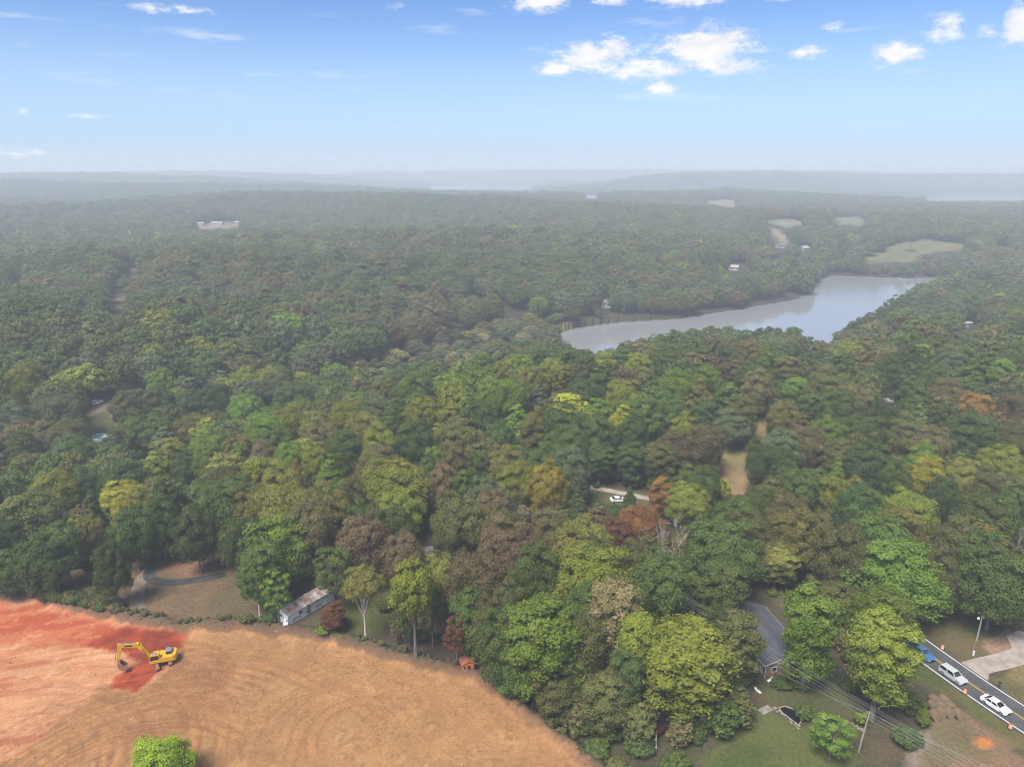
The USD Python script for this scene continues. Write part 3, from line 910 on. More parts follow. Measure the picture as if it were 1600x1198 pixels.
HAND = [
    # the rim of crowns along the lake's near shore
    (918, 550, 34, "mg"), (945, 547, 32, "yg"), (975, 540, 38, "mg"), (1005, 527, 34, "ol"), (1030, 520, 36, "mg"), (1058, 514, 34, "dg"), (1085, 511, 38, "mg"), (1112, 507, 40, "ol"), (1140, 506, 36, "mg"), (1165, 511, 34, "dg"), (1188, 510, 22, "dg", "high"), (1203, 508, 18, "dg", "high"),
    (1242, 505, 30, "mg", "tall"), (1222, 520, 34, "mg"), (1262, 532, 32, "dg"), (1296, 534, 32, "yo"), (1318, 514, 32, "mg"), (1340, 496, 34, "mg"), (1362, 484, 32, "ol"), (1386, 470, 30, "mg"), (1408, 458, 30, "mg"), (1432, 450, 30, "dg"),
    (1000, 548, 40, "yg"), (1050, 545, 42, "mg"), (1100, 540, 44, "mg"), (1150, 540, 42, "dg"), (1195, 548, 40, "mg"), (1240, 552, 42, "ol"),
    # lower left and the pool garden
    (15, 628, 62, "gg"), (85, 612, 75, "gg"), (66, 652, 40, "bo", "oval"), (103, 650, 66, "ol"), (28, 672, 46, "mg", "oval"), (108, 678, 90, "dg"), (200, 603, 62, "ol"), (242, 602, 58, "mg"), (295, 605, 50, "dg"),
    (218, 642, 88, "mg"), (176, 668, 34, "gg", "oval"), (263, 680, 46, "yg", "oval"), (322, 668, 72, "bg"), (371, 690, 32, "bg", "cone"), (283, 702, 38, "dg", "oval"), (32, 710, 46, "mg", "airy"), (80, 733, 78, "yg"),
    (125, 728, 56, "dg"), (187, 715, 76, "dg"), (228, 724, 30, "yg", "cone"), (138, 770, 42, "mg", "cone"), (187, 772, 34, "ye", "oval"), (214, 758, 42, "yo"), (255, 745, 42, "mg"), (345, 722, 62, "ol"),
    (38, 766, 108, "ol"), (108, 810, 54, "mg", "airy", 0, 915), (131, 802, 32, "yg", "airy", 0, 890), (157, 798, 36, "yo", "airy", 0, 890), (200, 786, 62, "dg"), (243, 775, 62, "dg"), (352, 738, 92, "mg"), (299, 790, 62, "dg"),
    (8, 800, 46, "dg"), (60, 838, 70, "dg"), (10, 862, 60, "dg"), (165, 838, 50, "dg"), (82, 872, 40, "ol", "airy"),
    # left centre
    (435, 722, 72, "yo"), (395, 756, 70, "yo"), (442, 752, 104, "yo"), (480, 782, 76, "bo"), (430, 806, 110, "bg", "broad", 17), (515, 715, 56, "bg", "cone"), (460, 715, 22, "or", "oval"), (450, 683, 52, "bg"), (490, 688, 50, "yg"),
    (535, 668, 62, "mg"), (590, 662, 60, "yg"), (590, 693, 76, "bo"), (612, 713, 112, "yg"), (548, 745, 52, "ol"), (668, 704, 42, "mg", "cone"), (692, 720, 52, "br"), (722, 728, 36, "mg", "oval"), (757, 735, 48, "gg"),
    (717, 766, 88, "ol"), (768, 762, 74, "br"), (780, 788, 52, "yo"), (786, 808, 76, "br"), (566, 798, 80, "br"), (562, 780, 50, "mg"), (612, 782, 60, "mg"), (515, 850, 56, "mg", "airy"), (628, 822, 54, "br"), (738, 850, 94, "bo"),
    (690, 853, 62, "yo"), (650, 872, 68, "yg", "high", 0, 1030, "tall yellow-green tree with long bare trunk at the clay field's edge"), (676, 895, 40, "mg", "airy", 0, 1002), (735, 905, 62, "mg", "oval"), (712, 692, 58, "bo"), (747, 702, 36, "mg", "oval"), (680, 692, 34, "bg", "oval"),
    (648, 655, 70, "dg"), (716, 655, 76, "ol"), (780, 655, 60, "dg"), (657, 613, 58, "yg"), (703, 627, 42, "yg", "oval"), (750, 622, 70, "dg"), (624, 622, 36, "mg", "oval"), (565, 638, 60, "yo"), (500, 653, 56, "bo"),
    (428, 663, 62, "mg"), (408, 683, 50, "br"), (608, 636, 32, "mg", "oval"), (402, 845, 60, "mg", "oval"), (375, 800, 60, "dg"),
    (572, 892, 66, "yo", "umbrella", 0, 1003, "golden olive flat-topped tree with white forking trunk beside the clay field"), (436, 890, 50, "bg", "airy", 0, 972, "feathery green tree hiding the left corner of the white shed"),
    (518, 948, 42, "ru", "oval", 6.0, 0, "small rusty tree against the right side of the white shed"), (407, 868, 52, "mg", "airy", 0, 968, "thin tree with white limbs left of the white shed"),
    (714, 962, 44, "ru", "airy", 0, 1038, "low reddish thin tree just left of the orange playhouse"), (640, 935, 26, "mg", "airy", 0, 1005), (620, 960, 20, "bo", "airy", 0, 1002),
    # centre
    (838, 634, 48, "yo", "oval"), (884, 632, 84, "dg"), (845, 690, 52, "mg", "oval"), (893, 698, 64, "gg"), (856, 718, 72, "ye", "broad", 0, 0, "bright yellow tree left of the road verge in the wood's centre"),
    (935, 648, 62, "dg"), (970, 634, 38, "ye", "oval"), (990, 645, 52, "dg"), (1005, 614, 82, "mg"), (1048, 614, 60, "mg"), (1070, 646, 50, "yg"), (1060, 668, 72, "bo"), (1105, 655, 62, "bo"), (1103, 618, 38, "dg", "oval"),
    (1138, 640, 62, "gg", "broad", 0, 700, "pale grey-green tree standing in the dry field"), (1162, 617, 52, "ol"), (1106, 722, 56, "mg"), (1131, 747, 24, "ye", "oval", 8), (1184, 676, 26, "mg", "oval"), (1211, 690, 70, "dg"),
    (1036, 746, 44, "or", "oval", 12), (1078, 752, 72, "yg", "broad", 14), (1000, 788, 72, "or", "broad", 12, 0, "broad orange tree in front of the hidden road"), (967, 810, 44, "ru", "oval", 10),
    (1060, 798, 58, "br", "bare", 0, 905, "large leafless tree with white branches among green crowns"), (1030, 812, 46, "ru", "bare", 0, 900, "pinkish leafless tree left of the large bare white one"),
    (858, 794, 62, "bo"), (815, 822, 74, "br"), (912, 808, 92, "yo"), (930, 838, 62, "mg"), (838, 848, 78, "mg"), (926, 855, 112, "yg"), (986, 845, 52, "ol"), (1036, 856, 88, "mg"), (1130, 812, 104, "mg"), (1094, 806, 34, "ol", "oval"),
    (1152, 770, 72, "mg"), (1190, 757, 62, "mg"), (1175, 795, 72, "ol"), (903, 768, 40, "dg", "cone", 13), (985, 759, 20, "dg", "cone", 8), (955, 788, 40, "dg", "broad", 7), (935, 690, 50, "dg", "tall", 0, 757), (985, 684, 46, "dg", "tall", 0, 762), (1030, 684, 56, "ol", "tall", 0, 768),
    (795, 896, 54, "ol"), (845, 912, 112, "bg", "tall", 24), (965, 886, 82, "tn", "tall", 24), (1002, 934, 62, "yg", "tall", 22), (1080, 962, 132, "yg", "tall", 21), (1155, 942, 74, "ol", "tall", 18), (892, 1008, 48, "bg", "oval", 13), (950, 1035, 74, "ol", "oval", 13),
    (820, 985, 60, "mg", "oval", 15), (870, 985, 70, "dg", "oval", 15), (1120, 1005, 70, "mg", "oval", 13),
    (790, 935, 84, "mg"), (905, 940, 80, "ol"), (982, 1000, 60, "dg", "oval", 16), (870, 1030, 66, "ol", "oval", 12), (800, 1015, 60, "mg", "oval", 12), (1125, 940, 60, "dg"), (915, 905, 70, "mg"), (765, 915, 56, "bo"),
    (1025, 1045, 26, "br", "snag", 0, 1138, "broken pale snag rising beside the red wooden platform"),
    # right
    (1228, 623, 54, "yo"), (1225, 668, 62, "gg"), (1265, 662, 62, "bo"), (1298, 647, 58, "bg"), (1352, 645, 62, "mg"), (1312, 682, 48, "ol", "oval"), (1365, 688, 86, "dg", "broad", 0, 0, "dome-shaped dark green tree in the right of the wood"), (1311, 712, 30, "bg", "cone"),
    (1304, 738, 42, "yg"), (1340, 738, 32, "yo", "oval"), (1348, 752, 74, "dg"), (1405, 714, 52, "mg"), (1447, 690, 52, "bg"), (1455, 708, 62, "ye"), (1512, 714, 62, "yo"), (1420, 646, 58, "ol"), (1462, 660, 62, "bo"), (1525, 642, 92, "dg"), (1590, 660, 62, "ol"),
    (1521, 676, 30, "br", "snag", 0, 722, "grey dead snag standing out in the right of the wood"), (1430, 762, 78, "yg"), (1378, 795, 92, "mg"), (1238, 767, 74, "bo"), (1252, 790, 82, "yo"), (1325, 820, 84, "ol"), (1550, 764, 88, "mg"), (1502, 812, 74, "ol"),
    (1410, 848, 134, "bg", "broad", 18), (1545, 828, 84, "mg"), (1590, 750, 44, "mg"), (1545, 728, 52, "ol"), (1588, 735, 52, "bo"), (1480, 735, 50, "dg"), (1540, 850, 122, "mg", "broad", 0, 984, "wide green tree standing right behind the lamp pole"), (1594, 890, 46, "mg", "oval", 0, 940), (1470, 855, 60, "ol"),
    (1585, 800, 40, "br", "bare", 0, 880, "leafless tree with white limbs at the wood's right edge"),
    (1253, 902, 88, "bg", "tall", 0, 1078, "tall full green tree beside the brick house's gable"), (1180, 834, 74, "ol", "tall", 0, 912), (1208, 842, 60, "yo", "tall", 0, 922), (1318, 912, 66, "ol", "oval", 11), (1361, 942, 102, "yg", "tall", 0, 1125, "broad yellow-green tree hiding the near end of the white van"),
    (1306, 1118, 72, "bg", "airy", 8.5, 0, "light green feathery tree on the lawn left of the wooden pole"), (1428, 1084, 46, "dg", "shrub", 3.6, 0, "dark bush beside the hay bales"), (1420, 1138, 44, "dg", "shrub", 3.2, 0, "rounded bush under the power lines"),
    (1446, 1106, 22, "bg", "cone", 3.8, 0, "small pointed green tree in front of the dark bush"), (1258, 1100, 34, "mg", "shrub", 2.6, 0, "leafy bush at the edge of the small dark pond"), (1222, 1058, 34, "dg", "shrub", 1.8, 0, "low clipped bush under the house gable window"),
    (1255, 1055, 38, "dg", "shrub", 2.6), (1330, 1060, 34, "dg", "shrub", 2.4),
    (242, 1156, 98, "li", "broad", 9.0, 0, "yellow-green treetop at the lower edge of the clay field"),
    # undergrowth at the lower middle
    (1060, 1172, 50, "mg", "shrub", 3.0), (1000, 1140, 50, "dg", "shrub", 3.0), (950, 1110, 60, "dg", "shrub", 3.6), (905, 1095, 56, "ol", "shrub", 3.4), (985, 1100, 44, "dg", "shrub", 3.2), (935, 1150, 40, "mg", "shrub", 2.6), (860, 1072, 60, "dg", "shrub", 3.8),
    (815, 1050, 48, "ol", "shrub", 3.2), (965, 1178, 40, "ol", "shrub", 2.4), (1085, 1130, 40, "dg", "shrub", 2.6), (785, 1010, 44, "dg", "shrub", 3.4), (600, 935, 26, "mg", "shrub", 2.4), (505, 985, 22, "bg", "shrub", 1.4), (530, 965, 26, "dg", "shrub", 2.2), (655, 985, 26, "ol", "shrub", 1.8),
    (420, 955, 30, "dg", "shrub", 2.4), (385, 965, 24, "ol", "shrub", 1.6),
]
for s in HAND:
    hand(s)

# the rest of the wood, one by one where it is near and as one mass beyond
PROTECT = [Polygon(p) for p in [
    [(0, 905), (200, 888), (245, 862), (345, 876), (400, 902), (540, 900), (600, 880), (622, 850), (660, 846), (640, 900), (690, 960), (770, 985), (800, 1060), (900, 1130), (935, 1198), (0, 1198)],
    [(1168, 945), (1200, 940), (1236, 1000), (1290, 1062), (1400, 1100), (1412, 1000), (1425, 975), (1600, 935), (1600, 1198), (1100, 1198), (1190, 1100), (1200, 1060)],
    [(115, 655), (150, 622), (228, 614), (205, 645), (190, 690), (142, 692)], [(925, 757), (1040, 774), (1060, 800), (928, 786)], [(1122, 695), (1150, 668), (1190, 655), (1215, 672), (1168, 703), (1172, 770), (1130, 765)],
    [(1196, 850), (1240, 852), (1240, 888), (1202, 945), (1182, 915)], [(604, 848), (664, 845), (664, 868), (640, 886), (606, 884)], [(1080, 870), (1100, 870), (1100, 900), (1080, 900)],
    [(868, 523), (905, 511), (960, 503), (1060, 496), (1150, 482), (1240, 468), (1275, 455), (1288, 432), (1415, 435), (1428, 441), (1400, 462), (1345, 494), (1300, 526), (1250, 520), (1215, 505), (1185, 520), (1120, 504), (1060, 512), (1010, 530), (985, 526), (950, 544), (908, 544)],
    [(1374, 632), (1402, 632), (1402, 642), (1374, 642)], [(1500, 504), (1520, 504), (1520, 514), (1500, 514)], [(1136, 411), (1170, 411), (1170, 424), (1136, 424)],
    [(1352, 404), (1395, 384), (1440, 374), (1512, 383), (1500, 391), (1440, 397), (1425, 409), (1360, 412)], [(1203, 362), (1214, 356), (1234, 377), (1226, 388), (1215, 388)], [(1098, 314), (1146, 312), (1150, 326), (1120, 320)],
    [(172, 456), (188, 450), (192, 470), (186, 494), (178, 494)], [(203, 410), (214, 405), (212, 436), (203, 432)], [(305, 348), (372, 346), (372, 354), (312, 358)], [(1184, 345), (1230, 343), (1260, 350), (1230, 355)], [(1300, 340), (1350, 338), (1352, 350), (1310, 350)],
    [(915, 304), (932, 304), (932, 311), (915, 311)], [(938, 470), (950, 470), (950, 482), (938, 482)], [(1215, 378), (1228, 378), (1228, 390), (1215, 390)], [(1255, 385), (1268, 385), (1268, 395), (1255, 395)],
    [(672, 288), (832, 288), (832, 296), (672, 296)], [(1448, 302), (1600, 302), (1600, 313), (1448, 313)],
]]
prot = shapely.union_all(PROTECT)
CLEAR = [dirt_poly.buffer(3)] + [wpoly(p) for p in [
    [(1110, 1198), (1160, 1130), (1170, 1060), (1165, 930), (1210, 930), (1240, 1010), (1330, 1050), (1400, 1090), (1412, 985), (1190, 850), (1240, 845), (1600, 955), (1800, 960), (1800, 1260), (1060, 1260)],
    [(200, 880), (250, 862), (345, 875), (430, 905), (560, 890), (640, 870), (760, 1040), (600, 1000), (300, 985), (100, 950)], [(118, 650), (160, 622), (225, 614), (200, 690), (142, 690)],
    [(915, 752), (1060, 772), (1060, 804), (915, 788)], [(1118, 692), (1150, 665), (1190, 650), (1225, 665), (1200, 690), (1165, 705), (1175, 775), (1125, 772)]]] + [lake_poly.buffer(3), pond_a, pond_b] + [wpoly(p) for p, _, _ in FAR_FIELDS]
clear = shapely.union_all(CLEAR)


def covers(x, y, z, W, H):
    """Whether a tree would stand before something that the view shows open."""
    hit = np.zeros(len(x), bool)
    for (ox, oz) in ((0, 1.0), (-.46, .62), (.46, .62), (-.34, .88), (.34, .88), (0, .5), (-.40, .35), (.40, .35), (0, .1)):
        a, b, _ = to_px(x + ox * W, y, z + oz * H)
        hit |= shapely.contains_xy(prot, a, b)
    return hit


def scatter(r0, r1, step, rng, jitter=.42):
    half = math.radians(40)
    xs = np.arange(-r1 * math.sin(half), r1 * math.sin(half), step)
    ys = np.arange(r0 * .7, r1, step)
    X, Y = np.meshgrid(xs, ys)
    X = X + (np.arange(len(ys)) % 2)[:, None] * step * .5
    X = X.ravel() + rng.uniform(-jitter, jitter, X.size) * step
    Y = Y.ravel() + rng.uniform(-jitter, jitter, Y.size) * step
    r = np.hypot(X, Y)
    px, py, _ = to_px(X, Y, np.zeros_like(X))
    k = (r >= r0) & (r < r1) & (px > -160) & (px < 1760) & (py < 1240)
    return X[k], Y[k]


PAL = ["dg", "mg", "bg", "yg", "ol", "yo", "bo", "br", "gg", "or"]


def colours(x, y, rng, calm=False):
    """Leaf colours drift over the wood in patches; oranges are few."""
    n = meshkit.fbm(np.stack([x / 55, y / 55, x * 0], -1), 3, 77) + rng.normal(0, .13, len(x))
    order = np.array(["bo", "ol", "mg", "dg", "mg", "bg", "dg", "gg", "mg", "ol", "bg", "yo", "yg"])
    c = order[np.clip(((n - .22) / .56 * len(order)).astype(int), 0, len(order) - 1)]
    if calm:  # greyer, darker greens farther off put some mist into the leaf colours
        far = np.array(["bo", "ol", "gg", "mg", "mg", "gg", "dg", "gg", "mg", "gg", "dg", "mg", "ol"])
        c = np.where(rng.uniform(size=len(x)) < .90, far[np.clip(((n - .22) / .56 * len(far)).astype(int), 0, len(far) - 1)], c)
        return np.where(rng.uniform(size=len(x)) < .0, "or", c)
    c = np.where(rng.uniform(size=len(x)) < .005, "or", c)
    c = np.where(rng.uniform(size=len(x)) < .012, "ye", c)
    return c


rng = np.random.default_rng(11)
X, Y = scatter(125, 335, 8.2, rng)
ok = ~shapely.contains_xy(clear, X, Y)
X, Y = X[ok], Y[ok]
Zt = terrain(X, Y)
Wt = rng.uniform(9.5, 16.5, len(X)); Ht = Wt * .55 + rng.uniform(6.5, 13.5, len(X))
ok = ~covers(X, Y, Zt, Wt, Ht)
X, Y, Zt, Wt, Ht = X[ok], Y[ok], Zt[ok], Wt[ok], Ht[ok]
hx = np.array([t["x"] for t in TREES]); hy = np.array([t["y"] for t in TREES]); hw = np.array([t["W"] for t in TREES])
keep = []
kx, ky, kw = list(hx), list(hy), list(hw)
order = np.argsort(np.hypot(X, Y))
hp = np.array([to_px(t["x"], t["y"], t["z"] + t["H"] * .75)[:2] for t in TREES]); hpw = np.array([t["W"] for t in TREES]) * FPX / np.array([to_px(t["x"], t["y"], t["z"] + t["H"])[2] for t in TREES])
hr = np.hypot(hx, hy)
for i in order:
    d = np.hypot(np.array(kx) - X[i], np.array(ky) - Y[i])
    if (d < (np.array(kw) + Wt[i]) * .31).any():
        continue
    a, b, dep = to_px(X[i], Y[i], Zt[i] + Ht[i])
    w = Wt[i] * FPX / dep
    front = hr > np.hypot(X[i], Y[i]) + 1.0          # it must not hide the middle of a crown placed from the view
    if ((np.abs(hp[:, 0] - a) < w * .5) & (hp[:, 1] > b + .1 * w) & (hp[:, 1] < b + 1.3 * w) & front).any():
        continue
    keep.append(i); kx.append(X[i]); ky.append(Y[i]); kw.append(Wt[i])
fc = colours(X, Y, rng)
FILL = []
for i in keep:
    form = "broad" if Wt[i] > 11.5 else ("oval" if rng.uniform() < .72 else ("cone" if rng.uniform() < .45 else "tall"))
    FILL.append(dict(x=X[i], y=Y[i], z=Zt[i], W=Wt[i], H=Ht[i] * (1.12 if form == "tall" else 1), form=form, col=str(fc[i]), label=None, hand=False))


# which of them the view really shows: a coarse depth map of crown discs
def visible_share(trees):
    w, h, s = 400, 300, 4
    depth = np.full((h, w), 1e9); ident = np.full((h, w), -1)
    yy, xx = np.mgrid[0:h, 0:w]
    xx = (xx + .5) * s; yy = (yy + .5) * s
    total = np.zeros(len(trees))
    for k, t in enumerate(trees):
        a, b, dep = to_px(t["x"], t["y"], t["z"] + t["H"] * .62)
        rx = t["W"] * FPX / dep / 2; ry = t["H"] * .42 * FPX / dep
        x0, x1, y0, y1 = [int(v) for v in ((a - rx) / s, (a + rx) / s + 1, (b - ry) / s, (b + ry) / s + 1)]
        x0, x1, y0, y1 = max(x0, 0), min(x1, w), max(y0, 0), min(y1, h)
        if x0 >= x1 or y0 >= y1:
            continue
        m = ((xx[y0:y1, x0:x1] - a) / rx) ** 2 + ((yy[y0:y1, x0:x1] - b) / ry) ** 2 < 1
        total[k] = m.sum()
        d, q = depth[y0:y1, x0:x1], ident[y0:y1, x0:x1]
        m &= dep < d
        d[m] = dep; q[m] = k
    return np.bincount(ident[ident >= 0], minlength=len(trees)), total


share, total = visible_share(TREES + FILL)
nh = len(TREES)
MAX_THINGS = 300
for k, t in enumerate(TREES + FILL):
    t["seen"] = int(share[k])
for t in FILL:
    a, b, _ = to_px(t["x"], t["y"], t["z"] + t["H"] * .7)
    t["px"], t["py"] = float(a), float(b)
hands = [t for t in TREES if t["seen"] >= 6 or t["label"]]
rest = sorted([t for t in FILL if 0 < t["px"] < 1600 and t["seen"] >= 9], key=lambda t: -t["seen"])
room = max(0, MAX_THINGS - len(hands))
single = hands + rest[:room]
mass = rest[room:] + [t for t in FILL if not (0 < t["px"] < 1600 and t["seen"] >= 9)] + [t for t in TREES if not (t["seen"] >= 6 or t["label"])]
print("trees one by one", len(hands), "+", len(rest[:room]), "mass near", len(mass))

# labels: its look, then where it stands, by things one can find
MARKS = [(245, 1020, "the yellow excavator"), (480, 955, "the white shed"), (730, 1035, "the orange playhouse"), (1205, 1020, "the brick house"), (635, 865, "the grey cottage"), (1010, 780, "the hidden road"), (856, 745, "the bright yellow tree"),
         (1060, 830, "the bare white tree"), (1145, 705, "the dry field"), (1521, 700, "the grey dead snag"), (165, 655, "the pool garden"), (1388, 637, "the white roof in the wood"), (270, 900, "the curved drive"), (1485, 1050, "the silver car"), (1222, 870, "the hidden parked cars"),
         (1365, 715, "the dome-shaped dark tree"), (612, 745, "the big yellow-green tree"), (1475, 1105, "the hay bales"), (1025, 1120, "the wooden platform"), (940, 560, "the lake's near shore"), (1420, 900, "the white van"), (1290, 545, "the lake's right bank"),
         (1575, 985, "the concrete drive"), (430, 840, "the big tree by the drive"), (1005, 640, "the wood's central ridge"), (40, 560, "the wood's left edge")]


def labels_for(trees):
    rows = {}
    for t in trees:
        if t["label"]:
            continue
        d = [(math.hypot(t["px"] - a, (t["py"] - b) * 1.25), a, b, n) for a, b, n in MARKS]
        d.sort()
        dist, a, b, n = d[0] if d[0][0] > 14 else d[1]
        dx, dy = t["px"] - a, (t["py"] - b) * 1.25
        rel = ("right of" if dx > 0 else "left of") if abs(dx) > abs(dy) * 1.2 else ("behind" if dy < 0 else "in front of")
        if abs(dy) > .45 * abs(dx) and abs(dx) > .45 * abs(dy):
            rel = ("behind and right of" if dx > 0 else "behind and left of") if dy < 0 else ("before and right of" if dx > 0 else "before and left of")
        look = LEAF[t["col"]][2] + " " + NOUN[t["form"]] if t["form"] not in ("bare", "snag") else "grey " + NOUN[t["form"]]
        rows.setdefault((look, rel, n), []).append((dist, t))
    order = ["nearest", "second", "third", "fourth", "fifth", "sixth", "seventh", "eighth", "ninth", "tenth", "eleventh", "twelfth"]
    for (look, rel, n), ts in rows.items():
        ts.sort(key=lambda q: q[0])
        for k, (_, t) in enumerate(ts):
            t["label"] = f"{look} {rel} {n}" if len(ts) == 1 else f"{order[min(k, 11)]} {look} {rel} {n}"


labels_for(single)
rng = random.Random(3)
for t in single:
    form = t["form"]
    pale = form in ("umbrella", "bare", "snag") or (form == "airy" and t["hand"] and "shed" in t["label"] and "left of" in t["label"])
    thin = .55 if form == "airy" else (.8 if form == "umbrella" else 1.0)
    nv = {"broad": 5, "oval": 4, "tall": 3, "airy": 3, "shrub": 3, "cone": 2, "bare": 2, "snag": 2}.get(form, 1)
    kind = tree_kind(form, rng.randrange(nv), thin, pale)
    H0, W0 = (FORMS[form]["H"], FORMS[form]["W"]) if form in FORMS else ((16, 9) if form == "bare" else (15, 4.5))
    sx = t["W"] / W0
    x = thing(NAME[form], t["label"], "bush" if form == "shrub" else "tree", (t["x"], t["y"], t["z"] + site(np.array([t["x"]]), np.array([t["y"]]))[0]), rng.uniform(0, 6.28), "trees of the wood" if form != "shrub" else "bushes along the clay field and lawns", (sx, sx, t["H"] / H0))
    x.GetReferences().AddInternalReference(kind)
    x.SetInstanceable(True)
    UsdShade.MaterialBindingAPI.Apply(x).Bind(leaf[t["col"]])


# ---- the far wood as one mass
forest = UsdGeom.PointInstancer.Define(stage, "/World/forest")
tag(forest.GetPrim(), "far mixed autumn wood rolling away to the misty horizon", "forest", None, "stuff")
protos, proto_of = [], {}


def forest_kind(form, col, lod, var):
    key = (form, col, lod, var)
    if key in proto_of:
        return proto_of[key]
    path = f"/World/forest/leafy_tree_{len(protos):03d}"
    x = UsdGeom.Xform.Define(stage, path)
    seed = sum(map(ord, form)) * 31 + var * 7
    per, size = LODS[lod]
    if lod == "near":
        per, size = 46, .70
    v, f, tone, (c, r) = crown(form, seed, per, size)
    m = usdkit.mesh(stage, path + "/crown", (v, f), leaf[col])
    UsdGeom.PrimvarsAPI(m).CreatePrimvar("tone", Sdf.ValueTypeNames.FloatArray, "vertex").Set(Vt.FloatArray.FromNumpy(tone.astype(np.float32)))
    if lod != "far":
        usdkit.mesh(stage, path + "/trunk", trunk_mesh(form, c, seed, 3).mesh(), bark)
    protos.append(path); proto_of[key] = len(protos) - 1
    return proto_of[key]


pos, idx, rot, scl = [], [], [], []
rngn = np.random.default_rng(23)


def put(x, y, z, W, H, form, col, lod, var):
    k = forest_kind(form, col, lod, var)
    idx.append(k); pos.append((x, y, z))
    a = rngn.uniform(0, 6.283)
    rot.append((math.cos(a / 2), 0, 0, math.sin(a / 2)))
    F = FORMS[form]
    scl.append((W / F["W"], W / F["W"], H / F["H"]))


for t in mass:
    if t["form"] in FORMS:
        put(t["x"], t["y"], t["z"], t["W"], t["H"], t["form"] if t["form"] in ("broad", "oval", "tall", "cone") else "oval", t["col"], "near" if t["y"] < 420 else "mid", int(rngn.integers(2)))
for r0, r1, step, lod in ((335, 720, 10.4, "mid"), (720, 1500, 12.5, "far"), (1500, 3200, 15.5, "far"), (3200, 8600, 34.0, "far")):
    X, Y = scatter(r0, r1, step, rngn)
    ok = ~shapely.contains_xy(clear, X, Y)
    # a few ragged gaps in the canopy
    ok &= meshkit.fbm(np.stack([X / 40, Y / 40, X * 0], -1), 3, 91) < .70
    X, Y = X[ok], Y[ok]
    Z = terrain(X, Y)
    big = max(1.0, step / 11.5)
    W = rngn.uniform(10.5, 19.0, len(X)) * big * (.82 + .36 * meshkit.noise(np.stack([X / 70, Y / 70, X * 0], -1), 6)); H = (W / big * .5 + rngn.uniform(6.0, 14.5, len(X))) * (1 + .12 * (big - 1))
    shore = shapely.distance(shapely.points(X, Y), lake_poly)
    ok = ~covers(X, Y, Z, W, H)
    low = ~ok                                        # where a full tree would stand before an opening, a young one may fit
    W = np.where(low, W * .6, W); H = np.where(low, H * .5, H)
    ok |= ~covers(X, Y, Z, W, H)
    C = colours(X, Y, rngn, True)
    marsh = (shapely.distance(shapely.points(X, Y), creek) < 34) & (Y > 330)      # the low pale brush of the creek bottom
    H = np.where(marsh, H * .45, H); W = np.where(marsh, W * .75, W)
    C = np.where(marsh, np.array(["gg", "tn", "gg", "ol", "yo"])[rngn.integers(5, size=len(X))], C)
    for i in np.flatnonzero(ok):
        form = "broad" if W[i] / big > 11 else "oval"
        if lod == "mid" and rngn.uniform() < .12:
            form = "cone"
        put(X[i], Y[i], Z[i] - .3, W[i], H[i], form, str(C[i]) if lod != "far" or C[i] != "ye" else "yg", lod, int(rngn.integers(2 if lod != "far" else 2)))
print("forest", len(pos), "kinds", len(protos))
forest.CreatePositionsAttr(Vt.Vec3fArray.FromNumpy(np.array(pos, np.float32)))
forest.CreateProtoIndicesAttr(Vt.IntArray.FromNumpy(np.array(idx, np.int32)))
forest.CreateOrientationsAttr(Vt.QuathArray([Gf.Quath(a, b, c, d) for a, b, c, d in rot]))
forest.CreateScalesAttr(Vt.Vec3fArray.FromNumpy(np.array(scl, np.float32)))
for p in protos:
    forest.CreatePrototypesRel().AddTarget(p)

# ------------------------------------------------------------------ undergrowth: saplings and brush between the trunks
def brush(name, label, X, Y, hlo, hhi, cols, seed, group=None):
    r = np.random.default_rng(seed)
    inst = UsdGeom.PointInstancer.Define(stage, f"/World/{name}")
    tag(inst.GetPrim(), label, name.replace("_", " "), None, "stuff")
    ps = []
    for k, c in enumerate(cols):
        for form in ("shrub", "oval"):
            path = f"/World/{name}/leafy_bush_{len(ps):03d}"
            UsdGeom.Xform.Define(stage, path)
            v, f, tone, _ = crown(form, 400 + k, 40 if form == "shrub" else 26, .42 if form == "shrub" else 1.05)
            if form == "oval":
                v = v * np.array([.5, .5, .42]); v[:, 2] -= .6
            m = usdkit.mesh(stage, path + "/crown", (v, f), leaf[c])
            UsdGeom.PrimvarsAPI(m).CreatePrimvar("tone", Sdf.ValueTypeNames.FloatArray, "vertex").Set(Vt.FloatArray.FromNumpy(tone.astype(np.float32)))
            ps.append(path)
    Z = surf(X, Y)
    h = r.uniform(hlo, hhi, len(X)) * r.uniform(.7, 1.1, len(X))
    tall = h > 3.6
    k = r.integers(len(cols), size=len(X)) * 2 + tall
    s = np.where(tall, h / 7.4, h / 4.0)
    w = s * r.uniform(.85, 1.25, len(X))
    a = r.uniform(0, 6.28, len(X))
    inst.CreatePositionsAttr(Vt.Vec3fArray.FromNumpy(np.column_stack([X, Y, Z]).astype(np.float32)))
    inst.CreateProtoIndicesAttr(Vt.IntArray.FromNumpy(k.astype(np.int32)))
    inst.CreateOrientationsAttr(Vt.QuathArray([Gf.Quath(math.cos(q / 2), 0, 0, math.sin(q / 2)) for q in a]))
    inst.CreateScalesAttr(Vt.Vec3fArray.FromNumpy(np.column_stack([w, w, s]).astype(np.float32)))
    for p in ps:
        inst.CreatePrototypesRel().AddTarget(p)


